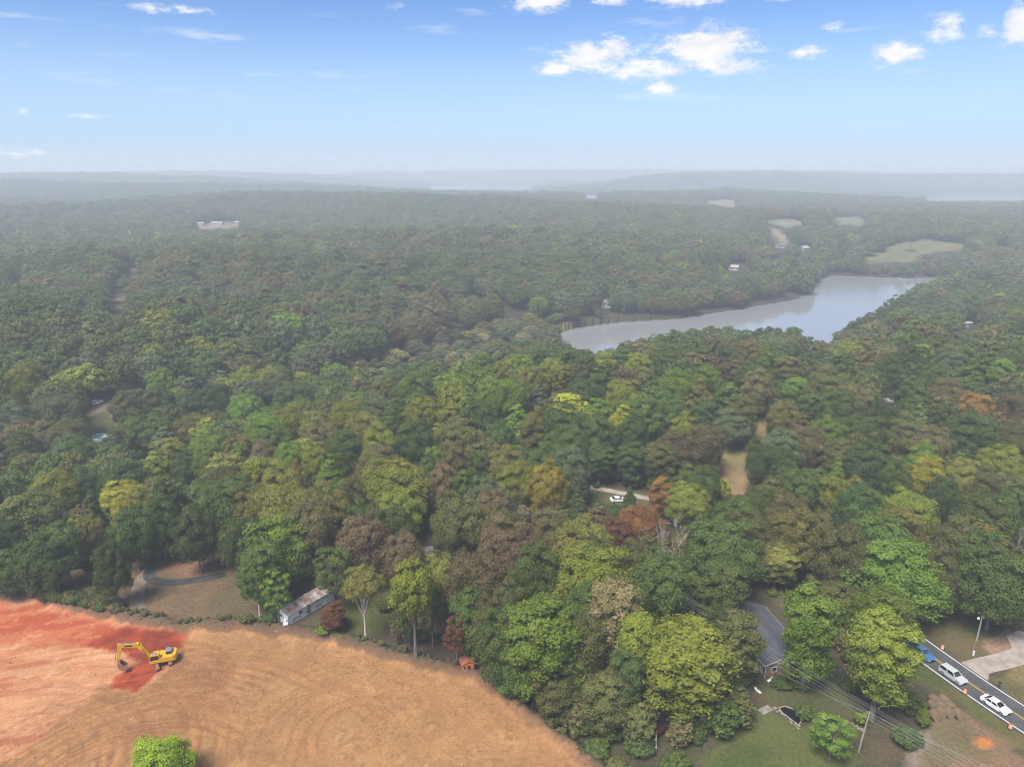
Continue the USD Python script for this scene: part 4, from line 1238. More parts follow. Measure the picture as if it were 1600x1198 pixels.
OBJ_CLEAR = shapely.union_all([wpoly(p) for p in [
    [(436, 990), (446, 955), (500, 920), (545, 925), (560, 1000), (500, 1000)], [(712, 1055), (712, 1020), (748, 1020), (748, 1055)], [(1160, 930), (1250, 940), (1330, 1060), (1180, 1080)], [(600, 905), (600, 870), (670, 860), (670, 900)],
    [(1000, 1170), (1000, 1105), (1045, 1105), (1045, 1170)], [(1180, 845), (1240, 845), (1240, 935), (1190, 930)]]])
rb = np.random.default_rng(31)
UX, UY = scatter(100, 330, 3.9, rb, .5)
open_ = shapely.union_all([dirt_poly.buffer(1.0), OBJ_CLEAR] + CLEAR[1:])
ok = ~shapely.contains_xy(open_, UX, UY)
UX, UY = UX[ok], UY[ok]
hz_ = 3.5 + 4.5 * meshkit.noise(np.stack([UX / 13, UY / 13, UX * 0], -1), 12)
ok = ~covers(UX, UY, terrain(UX, UY), np.full(len(UX), 3.5), hz_)
brush("undergrowth", "saplings and brush filling the shade between the trunks", UX[ok], UY[ok], 2.2, 8.5, ["dg", "mg", "ol", "bo"], 41)
# weeds on the bank above the red cut, scrub along the lip of the clay
wp = wpoly([(44, 935), (60, 918), (110, 916), (160, 925), (190, 945), (188, 962), (120, 948)])
bx0, by0, bx1, by1 = wp.bounds
q = rb.uniform(size=(900, 2)) * [bx1 - bx0, by1 - by0] + [bx0, by0]
q = q[shapely.contains_xy(wp, q[:, 0], q[:, 1])]
brush("weeds", "dark brown-green weeds on the bank above the red clay", q[:, 0], q[:, 1], .9, 2.2, ["bo", "ol", "dg"], 42)
ln = edge_line
NS = 170
t = rb.uniform(0, ln.length, NS)
pp = shapely.line_interpolate_point(ln, t)
q = np.column_stack([shapely.get_x(pp), shapely.get_y(pp)]) + np.column_stack([rb.normal(0, .5, NS), rb.uniform(.6, 2.6, NS)])
q[:, 0] += np.where(q[:, 0] > -20, rb.uniform(.3, 2.2, NS), 0)
ok = ~shapely.contains_xy(shapely.union_all([dirt_poly.buffer(.2), OBJ_CLEAR]), q[:, 0], q[:, 1])
brush("scrub", "low scrub straggling along the raw lip of the clay field", q[ok, 0], q[ok, 1], .3, 1.3, ["bo", "br", "ol"], 43)


def clods(name, label, X, Y, lo, hi, mats, seed):
    """Lumps of earth lying about: one object."""
    r = np.random.default_rng(seed)
    inst = UsdGeom.PointInstancer.Define(stage, f"/World/{name}")
    tag(inst.GetPrim(), label, name, None, "stuff")
    ps = []
    for k in range(6):
        path = f"/World/{name}/lump_{k:03d}"
        v = r.normal(size=(16, 3)); v /= np.linalg.norm(v, axis=1, keepdims=True); v *= r.uniform(.7, 1.1, (16, 1)) * [1, .8, .6]
        usdkit.mesh(stage, path, hull(v), mats[k % len(mats)]); ps.append(path)
    s = np.exp(r.uniform(np.log(lo), np.log(hi), len(X))); a = r.uniform(0, 6.28, len(X))
    inst.CreatePositionsAttr(Vt.Vec3fArray.FromNumpy(np.column_stack([X, Y, surf(X, Y) + s * .2]).astype(np.float32)))
    inst.CreateProtoIndicesAttr(Vt.IntArray.FromNumpy(r.integers(6, size=len(X)).astype(np.int32)))
    inst.CreateOrientationsAttr(Vt.QuathArray([Gf.Quath(math.cos(q / 2), 0, 0, math.sin(q / 2)) for q in a]))
    inst.CreateScalesAttr(Vt.Vec3fArray.FromNumpy(np.repeat(s[:, None], 3, 1).astype(np.float32)))
    for p in ps:
        inst.CreatePrototypesRel().AddTarget(p)



# ------------------------------------------------------------------ plain materials
def plain(name, c, rough=.6, metal=0.0, var=.18, scale=3.0, spec=.4, coat=0.0, c2=None, bump=0.0):
    g = Graph()
    n = g("noise_texture", "fac", vector=g("texture_coordinate", "object"), scale=scale, detail=5.0, roughness=.6)
    if c2 is None:
        v = g.remap(n, .3, .7, 1 - var, 1 + var * .6)
        col = g.mixc(1.0, tuple(c), g("combine_color", "color", r=v, g=v, b=v), "multiply")
    else:
        col = g.mixc(g.remap(n, .42, .60), tuple(c), tuple(c2))
    kw = dict(base_color=col, roughness=rough, metallic=metal, specular_ior_level=spec, coat_weight=coat)
    if bump:
        kw["normal"] = g("bump", "normal", strength=bump, distance=.05, height=n)
    return g.done(name, g("principled_bsdf", "BSDF", **kw))


def glass_look(name, c=(.012, .015, .018)):
    g = Graph()
    return g.done(name, g("principled_bsdf", "BSDF", base_color=c, roughness=.08, specular_ior_level=.7))


M = dict(
    yellow=plain("yellow_paint", (.62, .34, .014), .5, coat=.1, var=.28, scale=1.6), black=plain("black_steel", (.02, .02, .02), .55), grey=plain("grey_cover", (.20, .22, .25), .5, var=.25), dusty=plain("clay_caked_steel", (.26, .13, .08), .9, c2=(.33, .17, .11)),
    glass=glass_look("dark_glass"), farwhite=plain("far_white_paint", (.34, .34, .335), .7, var=.2), white=plain("white_paint", (.74, .75, .75), .55, var=.10), dirty_white=plain("weathered_white", (.66, .68, .68), .7, c2=(.44, .45, .44), scale=1.1), chrome=plain("bright_steel", (.6, .6, .6), .25, metal=1.0),
    rust_a=plain("rusty_sheet", (.20, .105, .075), .7, c2=(.34, .27, .24), scale=1.4), rust_b=plain("grey_sheet", (.34, .31, .29), .6, c2=(.22, .15, .12), scale=1.2), rust_c=plain("pale_sheet", (.46, .46, .46), .5, c2=(.30, .24, .21), scale=1.2),
    orange=plain("orange_boards", (.60, .20, .03), .75, var=.25), clay_tile=plain("clay_tile", (.27, .10, .055), .85, var=.3), wood=plain("weathered_wood", (.26, .20, .15), .85, var=.3, scale=5), redwood=plain("red_stained_wood", (.13, .05, .035), .85, var=.3),
    tyre=plain("tyre_rubber", (.018, .018, .018), .85), rim=plain("wheel_rim", (.35, .35, .36), .35, metal=.7), blue=plain("blue_car_paint", (.055, .15, .34), .3, coat=.6, var=.06), silver=plain("silver_car_paint", (.50, .51, .52), .35, coat=.5, var=.05, metal=.1),
    carwhite=plain("white_car_paint", (.78, .79, .80), .3, coat=.5, var=.04), lamp=plain("lamp_glass", (.7, .7, .68), .15), tail=plain("tail_lamp", (.35, .02, .015), .3), hay=plain("hay", (.13, .088, .050), .95, c2=(.20, .14, .080), scale=6, bump=.6),
    hay_end=plain("hay_end", (.27, .19, .10), .95, var=.3, scale=8), drum=plain("drum_orange", (.75, .16, .03), .5, var=.06), stone=plain("field_stone", (.30, .27, .24), .9, c2=(.20, .17, .14), scale=2.2), concrete=plain("driveway_concrete", (.36, .31, .265), .9, c2=(.27, .225, .185), scale=.5),
    asphalt=plain("asphalt", (.060, .061, .064), .85, c2=(.085, .085, .086), scale=.35), newasphalt=plain("dark_asphalt", (.035, .036, .040), .7, c2=(.060, .060, .062), scale=.4), gravel=plain("gravel", (.21, .165, .125), .95, c2=(.14, .11, .08), scale=.9), paint_w=plain("road_white", (.72, .72, .70), .7, var=.12),
    paint_y=plain("road_yellow", (.58, .33, .035), .7, var=.12), cream=plain("cream_trim", (.62, .57, .45), .7, var=.12), wire=plain("wire", (.34, .33, .31), .5), pole=plain("pole_wood", (.32, .28, .23), .9, var=.3, scale=4), pondw=glass_look("pond_water", (.008, .010, .010)),
    grey_wall=plain("grey_siding", (.28, .28, .29), .8, var=.25, scale=1.5), grey_roof=plain("grey_roofing", (.16, .16, .165), .85, var=.3, scale=1.5), steel=plain("galvanised", (.42, .43, .44), .45, metal=.6), tanroof=plain("tan_roofing", (.42, .36, .30), .8, var=.2), pool=plain("pool_blue", (.12, .30, .36), .3, var=.1), turq=plain("green_cover", (.24, .40, .30), .6, var=.1),
)


def brick_look():
    g = Graph()
    pos = g("texture_coordinate", "object")
    s = g("separate_xyz"); g.links.append((pos[1:], s[1:] + ".vector"))
    u = g("combine_xyz", "vector", x=g.math("add", s + ".x", s + ".y"), y=s + ".z", z=0.0)
    b = g("brick_texture", "color", vector=u, color1=(.19, .075, .05), color2=(.27, .12, .085), mortar=(.30, .26, .22), scale=1.0, mortar_size=.012, brick_width=.30, row_height=.10)
    n = g("noise_texture", "fac", vector=pos, scale=.9, detail=4.0)
    v = g.remap(n, .3, .7, .75, 1.15)
    return g.done("brick_look", g("principled_bsdf", "BSDF", base_color=g.mixc(1.0, b, g("combine_color", "color", r=v, g=v, b=v), "multiply"), roughness=.9))


def shingle_look():
    g = Graph()
    pos = g("texture_coordinate", "object")
    n = g("noise_texture", "fac", vector=pos, scale=5.0, detail=4.0)
    n2 = g("noise_texture", "fac", vector=pos, scale=.5, detail=3.0)
    rnd = g("object_info", "random")
    v = g.math("add", g.math("multiply", g.remap(n, .3, .7, .8, 1.2), g.remap(n2, .3, .7, .85, 1.1)), g.math("multiply", g.math("subtract", rnd, .5), .32))
    c = g.mixc(1.0, (.078, .083, .095), g("combine_color", "color", r=v, g=v, b=v), "multiply")
    return g.done("shingle_look", g("principled_bsdf", "BSDF", base_color=c, roughness=.9, specular_ior_level=.3))


M["brick"], M["shingle"] = brick_look(), shingle_look()
R2 = lambda a: np.array([[math.cos(a), -math.sin(a)], [math.sin(a), math.cos(a)]])


def base(px, py):
    q = G1(px, py)
    return np.array([q[0], q[1], surf(q[0], q[1])])


LANE_SIDE, LANE_DIR = -1, 1

earth = [plain("dark_earth", (.075, .046, .032), .95, var=.3), plain("brown_clod", (.13, .072, .042), .95, var=.3), plain("red_clod", (.24, .085, .040), .95, var=.3)]
NC = 420
t = rb.uniform(0, edge_line.length, NC); pp = shapely.line_interpolate_point(edge_line, t)
clods("clods", "dark clods and root lumps along the torn edge of the clay field", shapely.get_x(pp) + rb.normal(0.2, .7, NC), shapely.get_y(pp) + rb.normal(.7, .7, NC), .05, .30, [earth[1], earth[2], earth[1]], 51)
bx0, by0, bx1, by1 = dirt_poly.bounds
q = rb.uniform(size=(2600, 2)) * [bx1 - bx0, by1 - by0] + [bx0, by0]
q = q[shapely.contains_xy(dirt_poly, q[:, 0], q[:, 1]) & (meshkit.fbm(np.column_stack([q / 7, q[:, :1] * 0]), 3, 17) > .50)]
clods("stones", "small stones and crumbs of clay strewn over the graded field", q[:, 0], q[:, 1], .04, .20, [earth[1], earth[2], plain("pale_stone", (.50, .38, .27), .9, var=.2)], 52)

# ------------------------------------------------------------------ road, drives
def along(px, width, off=0.0, lift=.05, step=1.0, fixed=None):
    """A strip along a line of spots (view) or points, off metres to its right."""
    p = np.asarray(fixed if fixed is not None else ground_at([a for a, _ in px], [b for _, b in px])[:, :2])
    ls = LineString(p)
    n = max(3, int(ls.length / step))
    from scipy.interpolate import CubicSpline
    s = np.concatenate([[0], np.cumsum(np.linalg.norm(np.diff(p, axis=0), axis=1))])
    t = np.linspace(0, s[-1], n)
    if len(p) > 2:
        c = CubicSpline(s, p)(t)
    else:
        c = np.column_stack([np.interp(t, s, p[:, 0]), np.interp(t, s, p[:, 1])])
    d = np.gradient(c, axis=0); d /= np.linalg.norm(d, axis=1, keepdims=True)
    nrm = np.column_stack([d[:, 1], -d[:, 0]])
    m = max(2, int(width / 1.4) + 1)
    us = np.linspace(-width / 2, width / 2, m) + off
    P = c[:, None] + nrm[:, None] * us[None, :, None]
    x, y = P[..., 0].ravel(), P[..., 1].ravel()
    z = surf(x, y) + lift
    i, j = np.meshgrid(np.arange(n - 1), np.arange(m - 1), indexing="ij")
    q = np.stack([i * m + j, i * m + j + 1, (i + 1) * m + j + 1, (i + 1) * m + j], -1).reshape(-1, 4)
    v = np.column_stack([x, y, z])
    a = v[q[0]]
    if np.cross(a[1] - a[0], a[2] - a[0])[2] < 0:
        q = q[:, ::-1]
    return (v, q), c, d


ROAD_PX = [(1690, 1185), (1600, 1123.4), (1539.6, 1083.7), (1473, 1037.7), (1432, 1008), (1390, 976), (1300, 912), (1222, 868), (1120, 830), (1010, 797)]
rp = ground_at([a for a, _ in ROAD_PX], [b for _, b in ROAD_PX])[:, :2]
(rm, rc, rd) = along(ROAD_PX, 7.6, 0, .07)
obj("road", rm, M["asphalt"], smooth=True, kind="structure", label="two-lane asphalt road running down to the lower right corner")
road_prim = stage.GetPrimAtPath("/World/road")
for off in (-.12, .12):
    obj("centre_line", along(None, .13, off, .078, fixed=rp)[0], M["paint_y"], road_prim)
for off in (-3.3, 3.3):
    obj("edge_line", along(None, .20, off, .078, fixed=rp)[0], M["paint_w"], road_prim)
obj("driveway", along([(1512, 1048), (1530, 1041), (1560, 1034), (1600, 1022), (1660, 1000)], 4.2, 0, .05)[0], M["concrete"], smooth=True, kind="structure", label="pale concrete driveway leaving the road to the right")
drive_prim = stage.GetPrimAtPath("/World/driveway")


def slab(px, lift=.05, res=.8):
    pol = wpoly(px)
    x0, y0, x1, y1 = pol.bounds
    v, t = flat_sheet(pol.segmentize(res))
    import trimesh
    v, t = trimesh.remesh.subdivide_to_size(v, t, 2.5)
    v = np.array(v); v[:, 2] = surf(v[:, 0], v[:, 1]) + lift
    return v, np.array(t)


obj("apron", slab([(1503, 1037), (1520, 1037), (1546, 1050), (1543, 1066), (1532, 1056)], .045), M["concrete"], drive_prim)
obj("turnaround", slab([(1573, 993), (1590, 985), (1625, 992), (1650, 1010), (1596, 1024), (1585, 1022)], .047), M["concrete"], drive_prim)
obj("asphalt_drive", along([(243, 868), (236, 888), (236, 904), (250, 909), (290, 908), (330, 902), (352, 896)], 2.6, 0, .08, .6)[0], M["newasphalt"], smooth=True, kind="structure", label="dark curved asphalt drive beyond the excavator")
obj("gravel_track", along([(262, 858), (240, 882), (222, 905), (214, 932), (216, 958)], 3.0, 0, .045, .6)[0], M["gravel"], smooth=True, kind="structure", label="grey gravel track running down to the edge of the red clay")
obj("side_road", along([(900, 757), (960, 768), (1000, 776), (1060, 788)], 2.4, 0, .05)[0], M["concrete"], smooth=True, kind="structure", label="pale strip of road seen through the middle of the wood")
obj("pool_garden_drive", along([(112, 660), (140, 648), (163, 637), (172, 622)], 3.2, 0, .05)[0], M["gravel"], smooth=True, kind="structure", label="grey drive passing the far garden with the pool")


# ------------------------------------------------------------------ excavator
def beam(mb, a, b, w, h0, h1):
    """Box beam between two points in the machine's x, z plane; width along y; depth h0 to h1."""
    a, b = np.asarray(a, float), np.asarray(b, float)
    d = (b - a) / np.linalg.norm(b - a)
    n = np.array([-d[2], 0, d[0]])
    y = np.array([0, 1, 0])
    mb.hull([a + n * h0 / 2 * s + y * w / 2 * t for s in (-1, 1) for t in (-1, 1)] + [b + n * h1 / 2 * s + y * w / 2 * t for s in (-1, 1) for t in (-1, 1)])


def excavator():
    q = base(252, 1029)
    head = math.atan2(-.30, -.955)
    t = thing("excavator", "yellow tracked excavator digging at the edge of the red clay", "excavator", q, head)
    c, s = math.cos(head), math.sin(head)
    und = math.atan2(-.78, .62) - head
    Mr = np.array([[math.cos(und), -math.sin(und), 0], [math.sin(und), math.cos(und), 0], [0, 0, 1]])
    for sy in (-1.15, 1.15):
        mb = MB()
        prof = []
        for a in np.linspace(-90, 90, 7):
            prof.append((1.75 + .42 * math.cos(math.radians(a)), .46 + .42 * math.sin(math.radians(a))))
        for a in np.linspace(90, 270, 7):
            prof.append((-1.75 + .42 * math.cos(math.radians(a)), .46 + .42 * math.sin(math.radians(a))))
        mb.prism(prof, sy - .30, sy + .30)
        v, f = mb.mesh()
        trk = obj("track", (v @ Mr.T, f), M["dusty"], t)
        mb = MB()
        for k in range(13):
            mb.box(((-1.8 + k * .3), sy, .905), (.12, .62, .05))
            mb.box(((-1.8 + k * .3), sy, .02), (.12, .62, .05))
        v, f = mb.mesh()
        obj("track_shoe", (v @ Mr.T, f), M["dusty"], trk, kind="stuff")
        mb = MB()
        for k in range(5):
            mb.tube([(-1.3 + k * .65, sy - .33, .42), (-1.3 + k * .65, sy + .33, .42)], .16, 8)
        v, f = mb.mesh()
        obj("roller", (v @ Mr.T, f), M["black"], trk)
    mb = MB(); mb.box((0, 0, .62), (2.2, 1.7, .45), chamfer=.1); mb.tube([(0, 0, .8), (0, 0, 1.1)], .75, 14)
    v, f = mb.mesh()
    obj("undercarriage", (v @ Mr.T, f), M["black"], t)
    mb = MB()
    mb.hull([(x, y, z) for x, y, z in [(1.95, -1.35, 1.12), (1.95, 1.35, 1.12), (-2.3, -1.38, 1.12), (-2.3, 1.38, 1.12), (1.9, -1.35, 1.55), (1.9, 1.35, 1.55), (.4, -1.35, 2.0), (-2.3, -1.38, 2.05), (-2.3, 1.38, 2.05), (.4, 1.35, 2.0)]])
    obj("upper_body", mb, M["yellow"], t)
    mb = MB()
    pr = [(-2.3, -1.4), (-2.3, 1.4), (-2.75, 1.25), (-2.95, .6), (-2.98, 0), (-2.95, -.6), (-2.75, -1.25)]
    mb.hull([(x, y, z) for x, y in pr for z in (1.08, 2.1)] + [(x * .97, y * .95, 2.22) for x, y in pr])
    obj("counterweight", mb, M["yellow"], t)
    mb = MB(); mb.box((-1.55, -.30, 2.42), (1.15, 1.35, .70), chamfer=.10)
    hood = obj("engine_hood", mb, M["grey"], t)
    mb = MB(); mb.box((-1.55, .392, 2.36), (1.0, .03, .5)); obj("grille", mb, M["black"], hood)
    mb = MB(); mb.tube([(-1.9, -.7, 2.7), (-1.9, -.7, 3.2), (-2.0, -.7, 3.3)], .09, 8); obj("exhaust_pipe", mb, M["black"], t)
    mb = MB()
    mb.hull([(1.9, .42, 1.5), (1.9, 1.36, 1.5), (-.05, .42, 1.5), (-.05, 1.36, 1.5), (1.55, .46, 2.92), (1.55, 1.30, 2.92), (0, .46, 2.92), (0, 1.30, 2.92)])
    cab = obj("cab", mb, M["yellow"], t)
    mb = MB(); mb.hull([(1.70, 1.352, 1.85), (.15, 1.352, 1.85), (1.50, 1.325, 2.70), (.15, 1.325, 2.70), (1.70, 1.372, 1.85), (.15, 1.372, 1.85), (1.50, 1.345, 2.70), (.15, 1.345, 2.70)]); obj("side_window", mb, M["glass"], cab)
    mb = MB(); mb.hull([(1.86, .52, 1.72), (1.86, 1.27, 1.72), (1.60, .55, 2.78), (1.60, 1.24, 2.78), (1.90, .52, 1.72), (1.90, 1.27, 1.72), (1.64, .55, 2.78), (1.64, 1.24, 2.78)]); obj("windscreen", mb, M["glass"], cab)
    mb = MB(); mb.box((.75, .88, 2.945), (1.0, .6, .05), chamfer=.02); obj("roof_hatch", mb, M["grey"], cab)
    mb = MB(); mb.box((.9, -.9, 1.95), (1.1, .7, .5), chamfer=.06); obj("tool_box", mb, M["yellow"], t)
    mb = MB(); mb.tube([(1.4, -1.3, 1.9), (1.4, -1.3, 2.6), (-.6, -1.3, 2.75), (-.6, -1.3, 2.0)], .035, 6); obj("handrail", mb, M["black"], t)
    A, B, C = np.array([1.7, -.05, 1.9]), np.array([3.4, -.05, 4.9]), np.array([6.7, -.05, 5.5])
    mb = MB(); beam(mb, A, B, .55, .60, 1.0); beam(mb, B, C, .5, 1.0, .5)
    bm = obj("boom", mb, M["yellow"], t)
    mb = MB(); d = C - B
    for k in (-1, 1):
        mb.hull([B + d * f_ + np.array([0, k * .262, z]) + np.array([0, k * w_, 0]) for f_ in (.35, .75) for z in (-.12, .16) for w_ in (0, .012)])
    obj("marking", mb, M["black"], bm)
    D = np.array([7.35, -.05, 2.35])
    mb = MB(); beam(mb, C + (C - D) * .14, D, .42, .85, .4)
    obj("stick", mb, M["yellow"], t)
    mb = MB(); mb.tube([A + [.5, -.4, -.25], (A + B) / 2 + [.35, -.4, .75]], .09, 8); mb.tube([A + [.5, .4, -.25], (A + B) / 2 + [.35, .4, .75]], .09, 8); obj("boom_cylinder", mb, M["chrome"], t)
    mb = MB(); mb.tube([B + [.6, 0, .65], C + [.15, 0, .62]], .10, 8); obj("stick_cylinder", mb, M["chrome"], t)
    mb = MB(); mb.tube([C + [.55, 0, -.2], D + [.48, 0, .5]], .08, 8); mb.tube([D + [.48, 0, .5], D + [.1, 0, -.3]], .06, 6); obj("bucket_cylinder", mb, M["chrome"], t)
    mb = MB()
    pr = [(7.45, 2.45), (7.60, 1.6), (7.35, .85), (6.75, .45), (6.15, .62), (6.0, 1.15), (6.25, 1.0), (6.75, .75), (7.15, 1.05), (7.25, 1.7), (7.05, 2.3)]
    mb.prism(pr, -.62, .55)
    for y in (-.64, .53):
        mb.prism([(7.45, 2.45), (7.60, 1.6), (7.35, .85), (6.75, .45), (6.15, .62), (6.0, 1.15), (7.05, 2.3)], y, y + .04)
    for k in range(4):
        mb.box((5.98, -.48 + k * .31, 1.10), (.10, .10, .30))
    v, f = mb.mesh(); v[:, 2] -= .25
    obj("bucket", (v, f), M["dusty"], t)


excavator()


# ------------------------------------------------------------------ buildings
def gable(t, L, W, h, rise, wall, roof, eave=.35, ridge=.5, sheets=0, roofs=None, z0=-.4, thick=.10, end_over=.25, trim=None):
    """Gable building in its own frame: x along the ridge 0..L, y across 0..W."""
    mb = MB()
    ry = W * ridge
    mb.prism([(0, z0), (W, z0), (W, h), (ry, h + rise - .06), (0, h)], 0, L)
    v, f = mb.mesh(); v = v[:, [1, 0, 2]]; f = f[:, ::-1]
    wl_ = obj("wall", (v, f), wall, t)
    sl = []
    for y0, y1 in ((ry, -eave), (ry, W + eave)):
        k = abs(y1 - ry) / (ry if y1 < ry else W - ry)
        z1 = h + rise - rise * k
        a, b = np.array([y0, h + rise]), np.array([y1, z1])
        n = max(1, sheets)
        xs = np.linspace(-end_over, L + end_over, n + 1)
        if n == 1:
            mb = MB()
            mb.hull([(x, p[0], p[1] + dz) for x in (xs[0], xs[1]) for p in (a, b) for dz in (0, thick)])
            sl.append(obj("roof_slope", mb, roof, t))
        else:
            for i in range(n):
                mb = MB()
                m = 5
                xx = np.linspace(xs[i] + .012, xs[i + 1] - .012, m)
                zz = (np.arange(m) % 2) * .035 + (i % 2) * .012
                top = [(x, p[0], p[1] + thick + z) for p in (a, b) for x, z in zip(xx, zz)]
                bot = [(x, p[0], p[1] + z) for p in (a, b) for x, z in zip(xx, zz)]
                vv = np.array(top + bot)
                ff = []
                for k_ in range(m - 1):
                    ff += [[k_, k_ + 1, m + k_ + 1, m + k_], [2 * m + k_, 3 * m + k_, 3 * m + k_ + 1, 2 * m + k_ + 1]]
                    ff += [[m + k_, m + k_ + 1, 3 * m + k_ + 1, 3 * m + k_], [k_ + 1, k_, 2 * m + k_, 2 * m + k_ + 1]]
                ff += [[0, m, 3 * m, 2 * m], [m - 1, 3 * m - 1, 4 * m - 1, 2 * m - 1]]
                mb.add(vv, np.array(ff))
                obj("roof_panel", mb, roofs[(i * 7 + (3 if y1 > ry else 0)) % len(roofs)], t)
    return wl_, sl


def window(parent, x, y, z, w, h, axis_="y", frame=None, out=1):
    """A framed window on a wall that faces along y (or x), centred at x, y, z."""
    mb = MB(); d = .07
    for s in (-1, 1):
        if axis_ == "y":
            mb.box((x + s * (w / 2 + .04), y, z), (.08, d, h + .16)); mb.box((x, y, z + s * (h / 2 + .04)), (w, d, .08))
        else:
            mb.box((x, y + s * (w / 2 + .04), z), (d, .08, h + .16)); mb.box((x, y, z + s * (h / 2 + .04)), (d, w, .08))
    fr = obj("window", mb, frame or M["white"], parent)
    mb = MB(); mb.box((x, y, z), (w, .04, h) if axis_ == "y" else (.04, w, h))
    obj("pane", mb, M["glass"], fr)
    return fr


# long white shed with a patched rusty metal roof
a0, a1 = base(451, 979), base(473, 986)
front = (a1 - a0)[:2]; Wd = max(3.4, np.linalg.norm(front))
hd = math.atan2(.80, .60)
t = thing("shed", "long white shed with a patched rusty metal roof beside the clay", "shed", (a0[0], a0[1], min(a0[2], a1[2])), hd)
# local x along the ridge, local y to the left of it: the shed lies to the right of the first corner
Lsh = 12.2
cs = np.array([math.cos(hd), math.sin(hd)]); rt = np.array([math.sin(hd), -math.cos(hd)])
o = a0[:2] + rt * 3.5
UsdGeom.XformCommonAPI(t).SetTranslate(Gf.Vec3d(float(o[0]), float(o[1]), float(min(a0[2], a1[2]))))
wl_, _ = gable(t, Lsh, 3.5, 2.15, .62, M["dirty_white"], None, .22, .62, 13, [M["rust_b"], M["rust_b"], M["rust_b"], M["rust_a"], M["rust_c"], M["rust_b"], M["rust_a"], M["rust_a"], M["rust_c"], M["rust_a"], M["rust_b"], M["rust_a"]], end_over=.12, thick=.04)
window(t, -.02, 2.2, 1.35, .62, .62, "x")
window(t, 3.2, -.02, 1.25, .9, .7, "y")
mb = MB(); mb.box((5.3, -.03, .95), (.9, .06, 1.9)); obj("door", mb, M["rust_a"], t)
for k in range(3):
    mb = MB(); mb.box((2.0 + k * 2.9, -.025, .6), (1.7 if k != 1 else .9, .05, .5)); obj("siding_panel", mb, M["rust_c" if k != 1 else "rust_a"], t)
for y in (0, 3.5):
    mb = MB(); mb.box((-.03, y, 1.0), (.06, .12, 2.2)); obj("corner_board", mb, M["white"], t)
# tank at its corner
q = base(447, 979)
t = thing("water_tank", "small white upright tank at the left corner of the white shed", "tank", q)
mb = MB(); ang = np.linspace(0, 1, 6)
mb.tube([(0, 0, -.05), (0, 0, 1.25), (0, 0, 1.42), (0, 0, 1.52)], [.30, .30, .24, .08], 14); obj("body", mb, M["white"], t, smooth=40)
mb = MB(); mb.tube([(0, 0, 1.5), (0, 0, 1.66)], .05, 8); obj("valve", mb, M["steel"], t)
q = base(447, 983)
t = thing("white_barrel", "round white barrel lying by the white shed's left corner", "barrel", (q[0], q[1], q[2] + .35), .5)
mb = MB(); mb.tube([(-.45, 0, 0), (-.40, 0, 0), (0, 0, 0), (.40, 0, 0), (.45, 0, 0)], [.28, .34, .37, .34, .28], 14); obj("body", mb, M["white"], t, smooth=40)
mb = MB(); mb.tube([(-.47, 0, 0), (-.455, 0, 0)], .20, 12); obj("lid", mb, M["steel"], t)

# orange playhouse
q = base(730, 1043)
t = thing("playhouse", "little orange playhouse with a clay tiled roof by the clay field", "playhouse", q, .30)
mb = MB(); mb.prism([(-1.1, -.3), (1.1, -.3), (1.1, 1.5), (0, 2.1), (-1.1, 1.5)], -1.0, 1.0); wl_ = obj("wall", mb, M["orange"], t)
for k in range(7):
    mb = MB(); mb.box((-1.0 + k * .333, -1.018, .72), (.31, .03, 1.45)); obj("board", mb, M["orange"], wl_)
mb = MB(); mb.box((.1, -1.05, .6), (.6, .03, 1.2)); obj("door", mb, M["black"], t)
mb = MB(); mb.box((-.75, -1.05, .95), (.32, .03, .4)); obj("window", mb, M["glass"], t)
for s in (-1, 1):
    n, m = 5, 7
    for i in range(n):
        for j in range(m):
            u0, u1 = i / n, (i + 1.12) / n
            y0 = -1.2 + j * 2.4 / m
            p0 = np.array([s * 1.35 * u0, 0, 2.22 - .78 * u0]); p1 = np.array([s * 1.35 * u1, 0, 2.22 - .78 * u1 + .045])
            mb = MB(); mb.hull([(p[0], y, p[2] + dz) for p in (p0, p1) for y in (y0 + .01, y0 + 2.4 / m - .01) for dz in (0, .05)])
            obj("tile", mb, M["clay_tile"], t)

# brick house
HR = 4.3
r0 = np.array(at_level(1231, 1024, HR)); r1 = np.array(at_level(1172, 948, HR))
hd = math.atan2(*(r1 - r0)[::-1]); Lh = float(np.linalg.norm(r1 - r0)) + 2.0; Wh = 8.4
cs = np.array([math.cos(hd), math.sin(hd)]); lf = np.array([-math.sin(hd), math.cos(hd)])
o = r0 - lf * Wh / 2
zh = surf(*(r0))
t = thing("brick_house", "low red brick house with a grey shingle roof and cream gable", "house", (o[0], o[1], zh), hd)
gable(t, Lh, Wh, 2.75, 1.50, M["brick"], M["shingle"], .45, .5, 1, z0=-.5, thick=.06, end_over=.30)
for side in (0, 1):                                     # courses of shingles on either slope
    n = 15
    ry = Wh / 2
    y1 = -.45 if side == 0 else Wh + .45
    for i in range(n):
        u0, u1 = i / n, (i + 1.05) / n
        f_ = lambda u: (ry + (y1 - ry) * u, 4.25 - 1.50 * u * (abs(y1 - ry) / ry) + .062)
        a_, b_ = f_(u0), f_(u1)
        mb = MB(); mb.hull([(x, p[0], p[1] + dz) for x in (-.30, Lh + .30) for p, dz0 in ((a_, 0), (b_, .02)) for dz in (dz0, dz0 + .025)])
        obj("shingle_course", mb, M["shingle"], t)
mb = MB(); mb.tube([(-.3, Wh / 2, 4.36), (Lh + .3, Wh / 2, 4.36)], .09, 6); obj("ridge_cap", mb, M["shingle"], t)
mb = MB(); mb.prism([(.15, 2.78), (Wh - .15, 2.78), (Wh / 2, 4.16)], -.05, -.012); v, f = mb.mesh(); obj("gable_trim", (v[:, [1, 0, 2]], f[:, ::-1]), M["cream"], t)
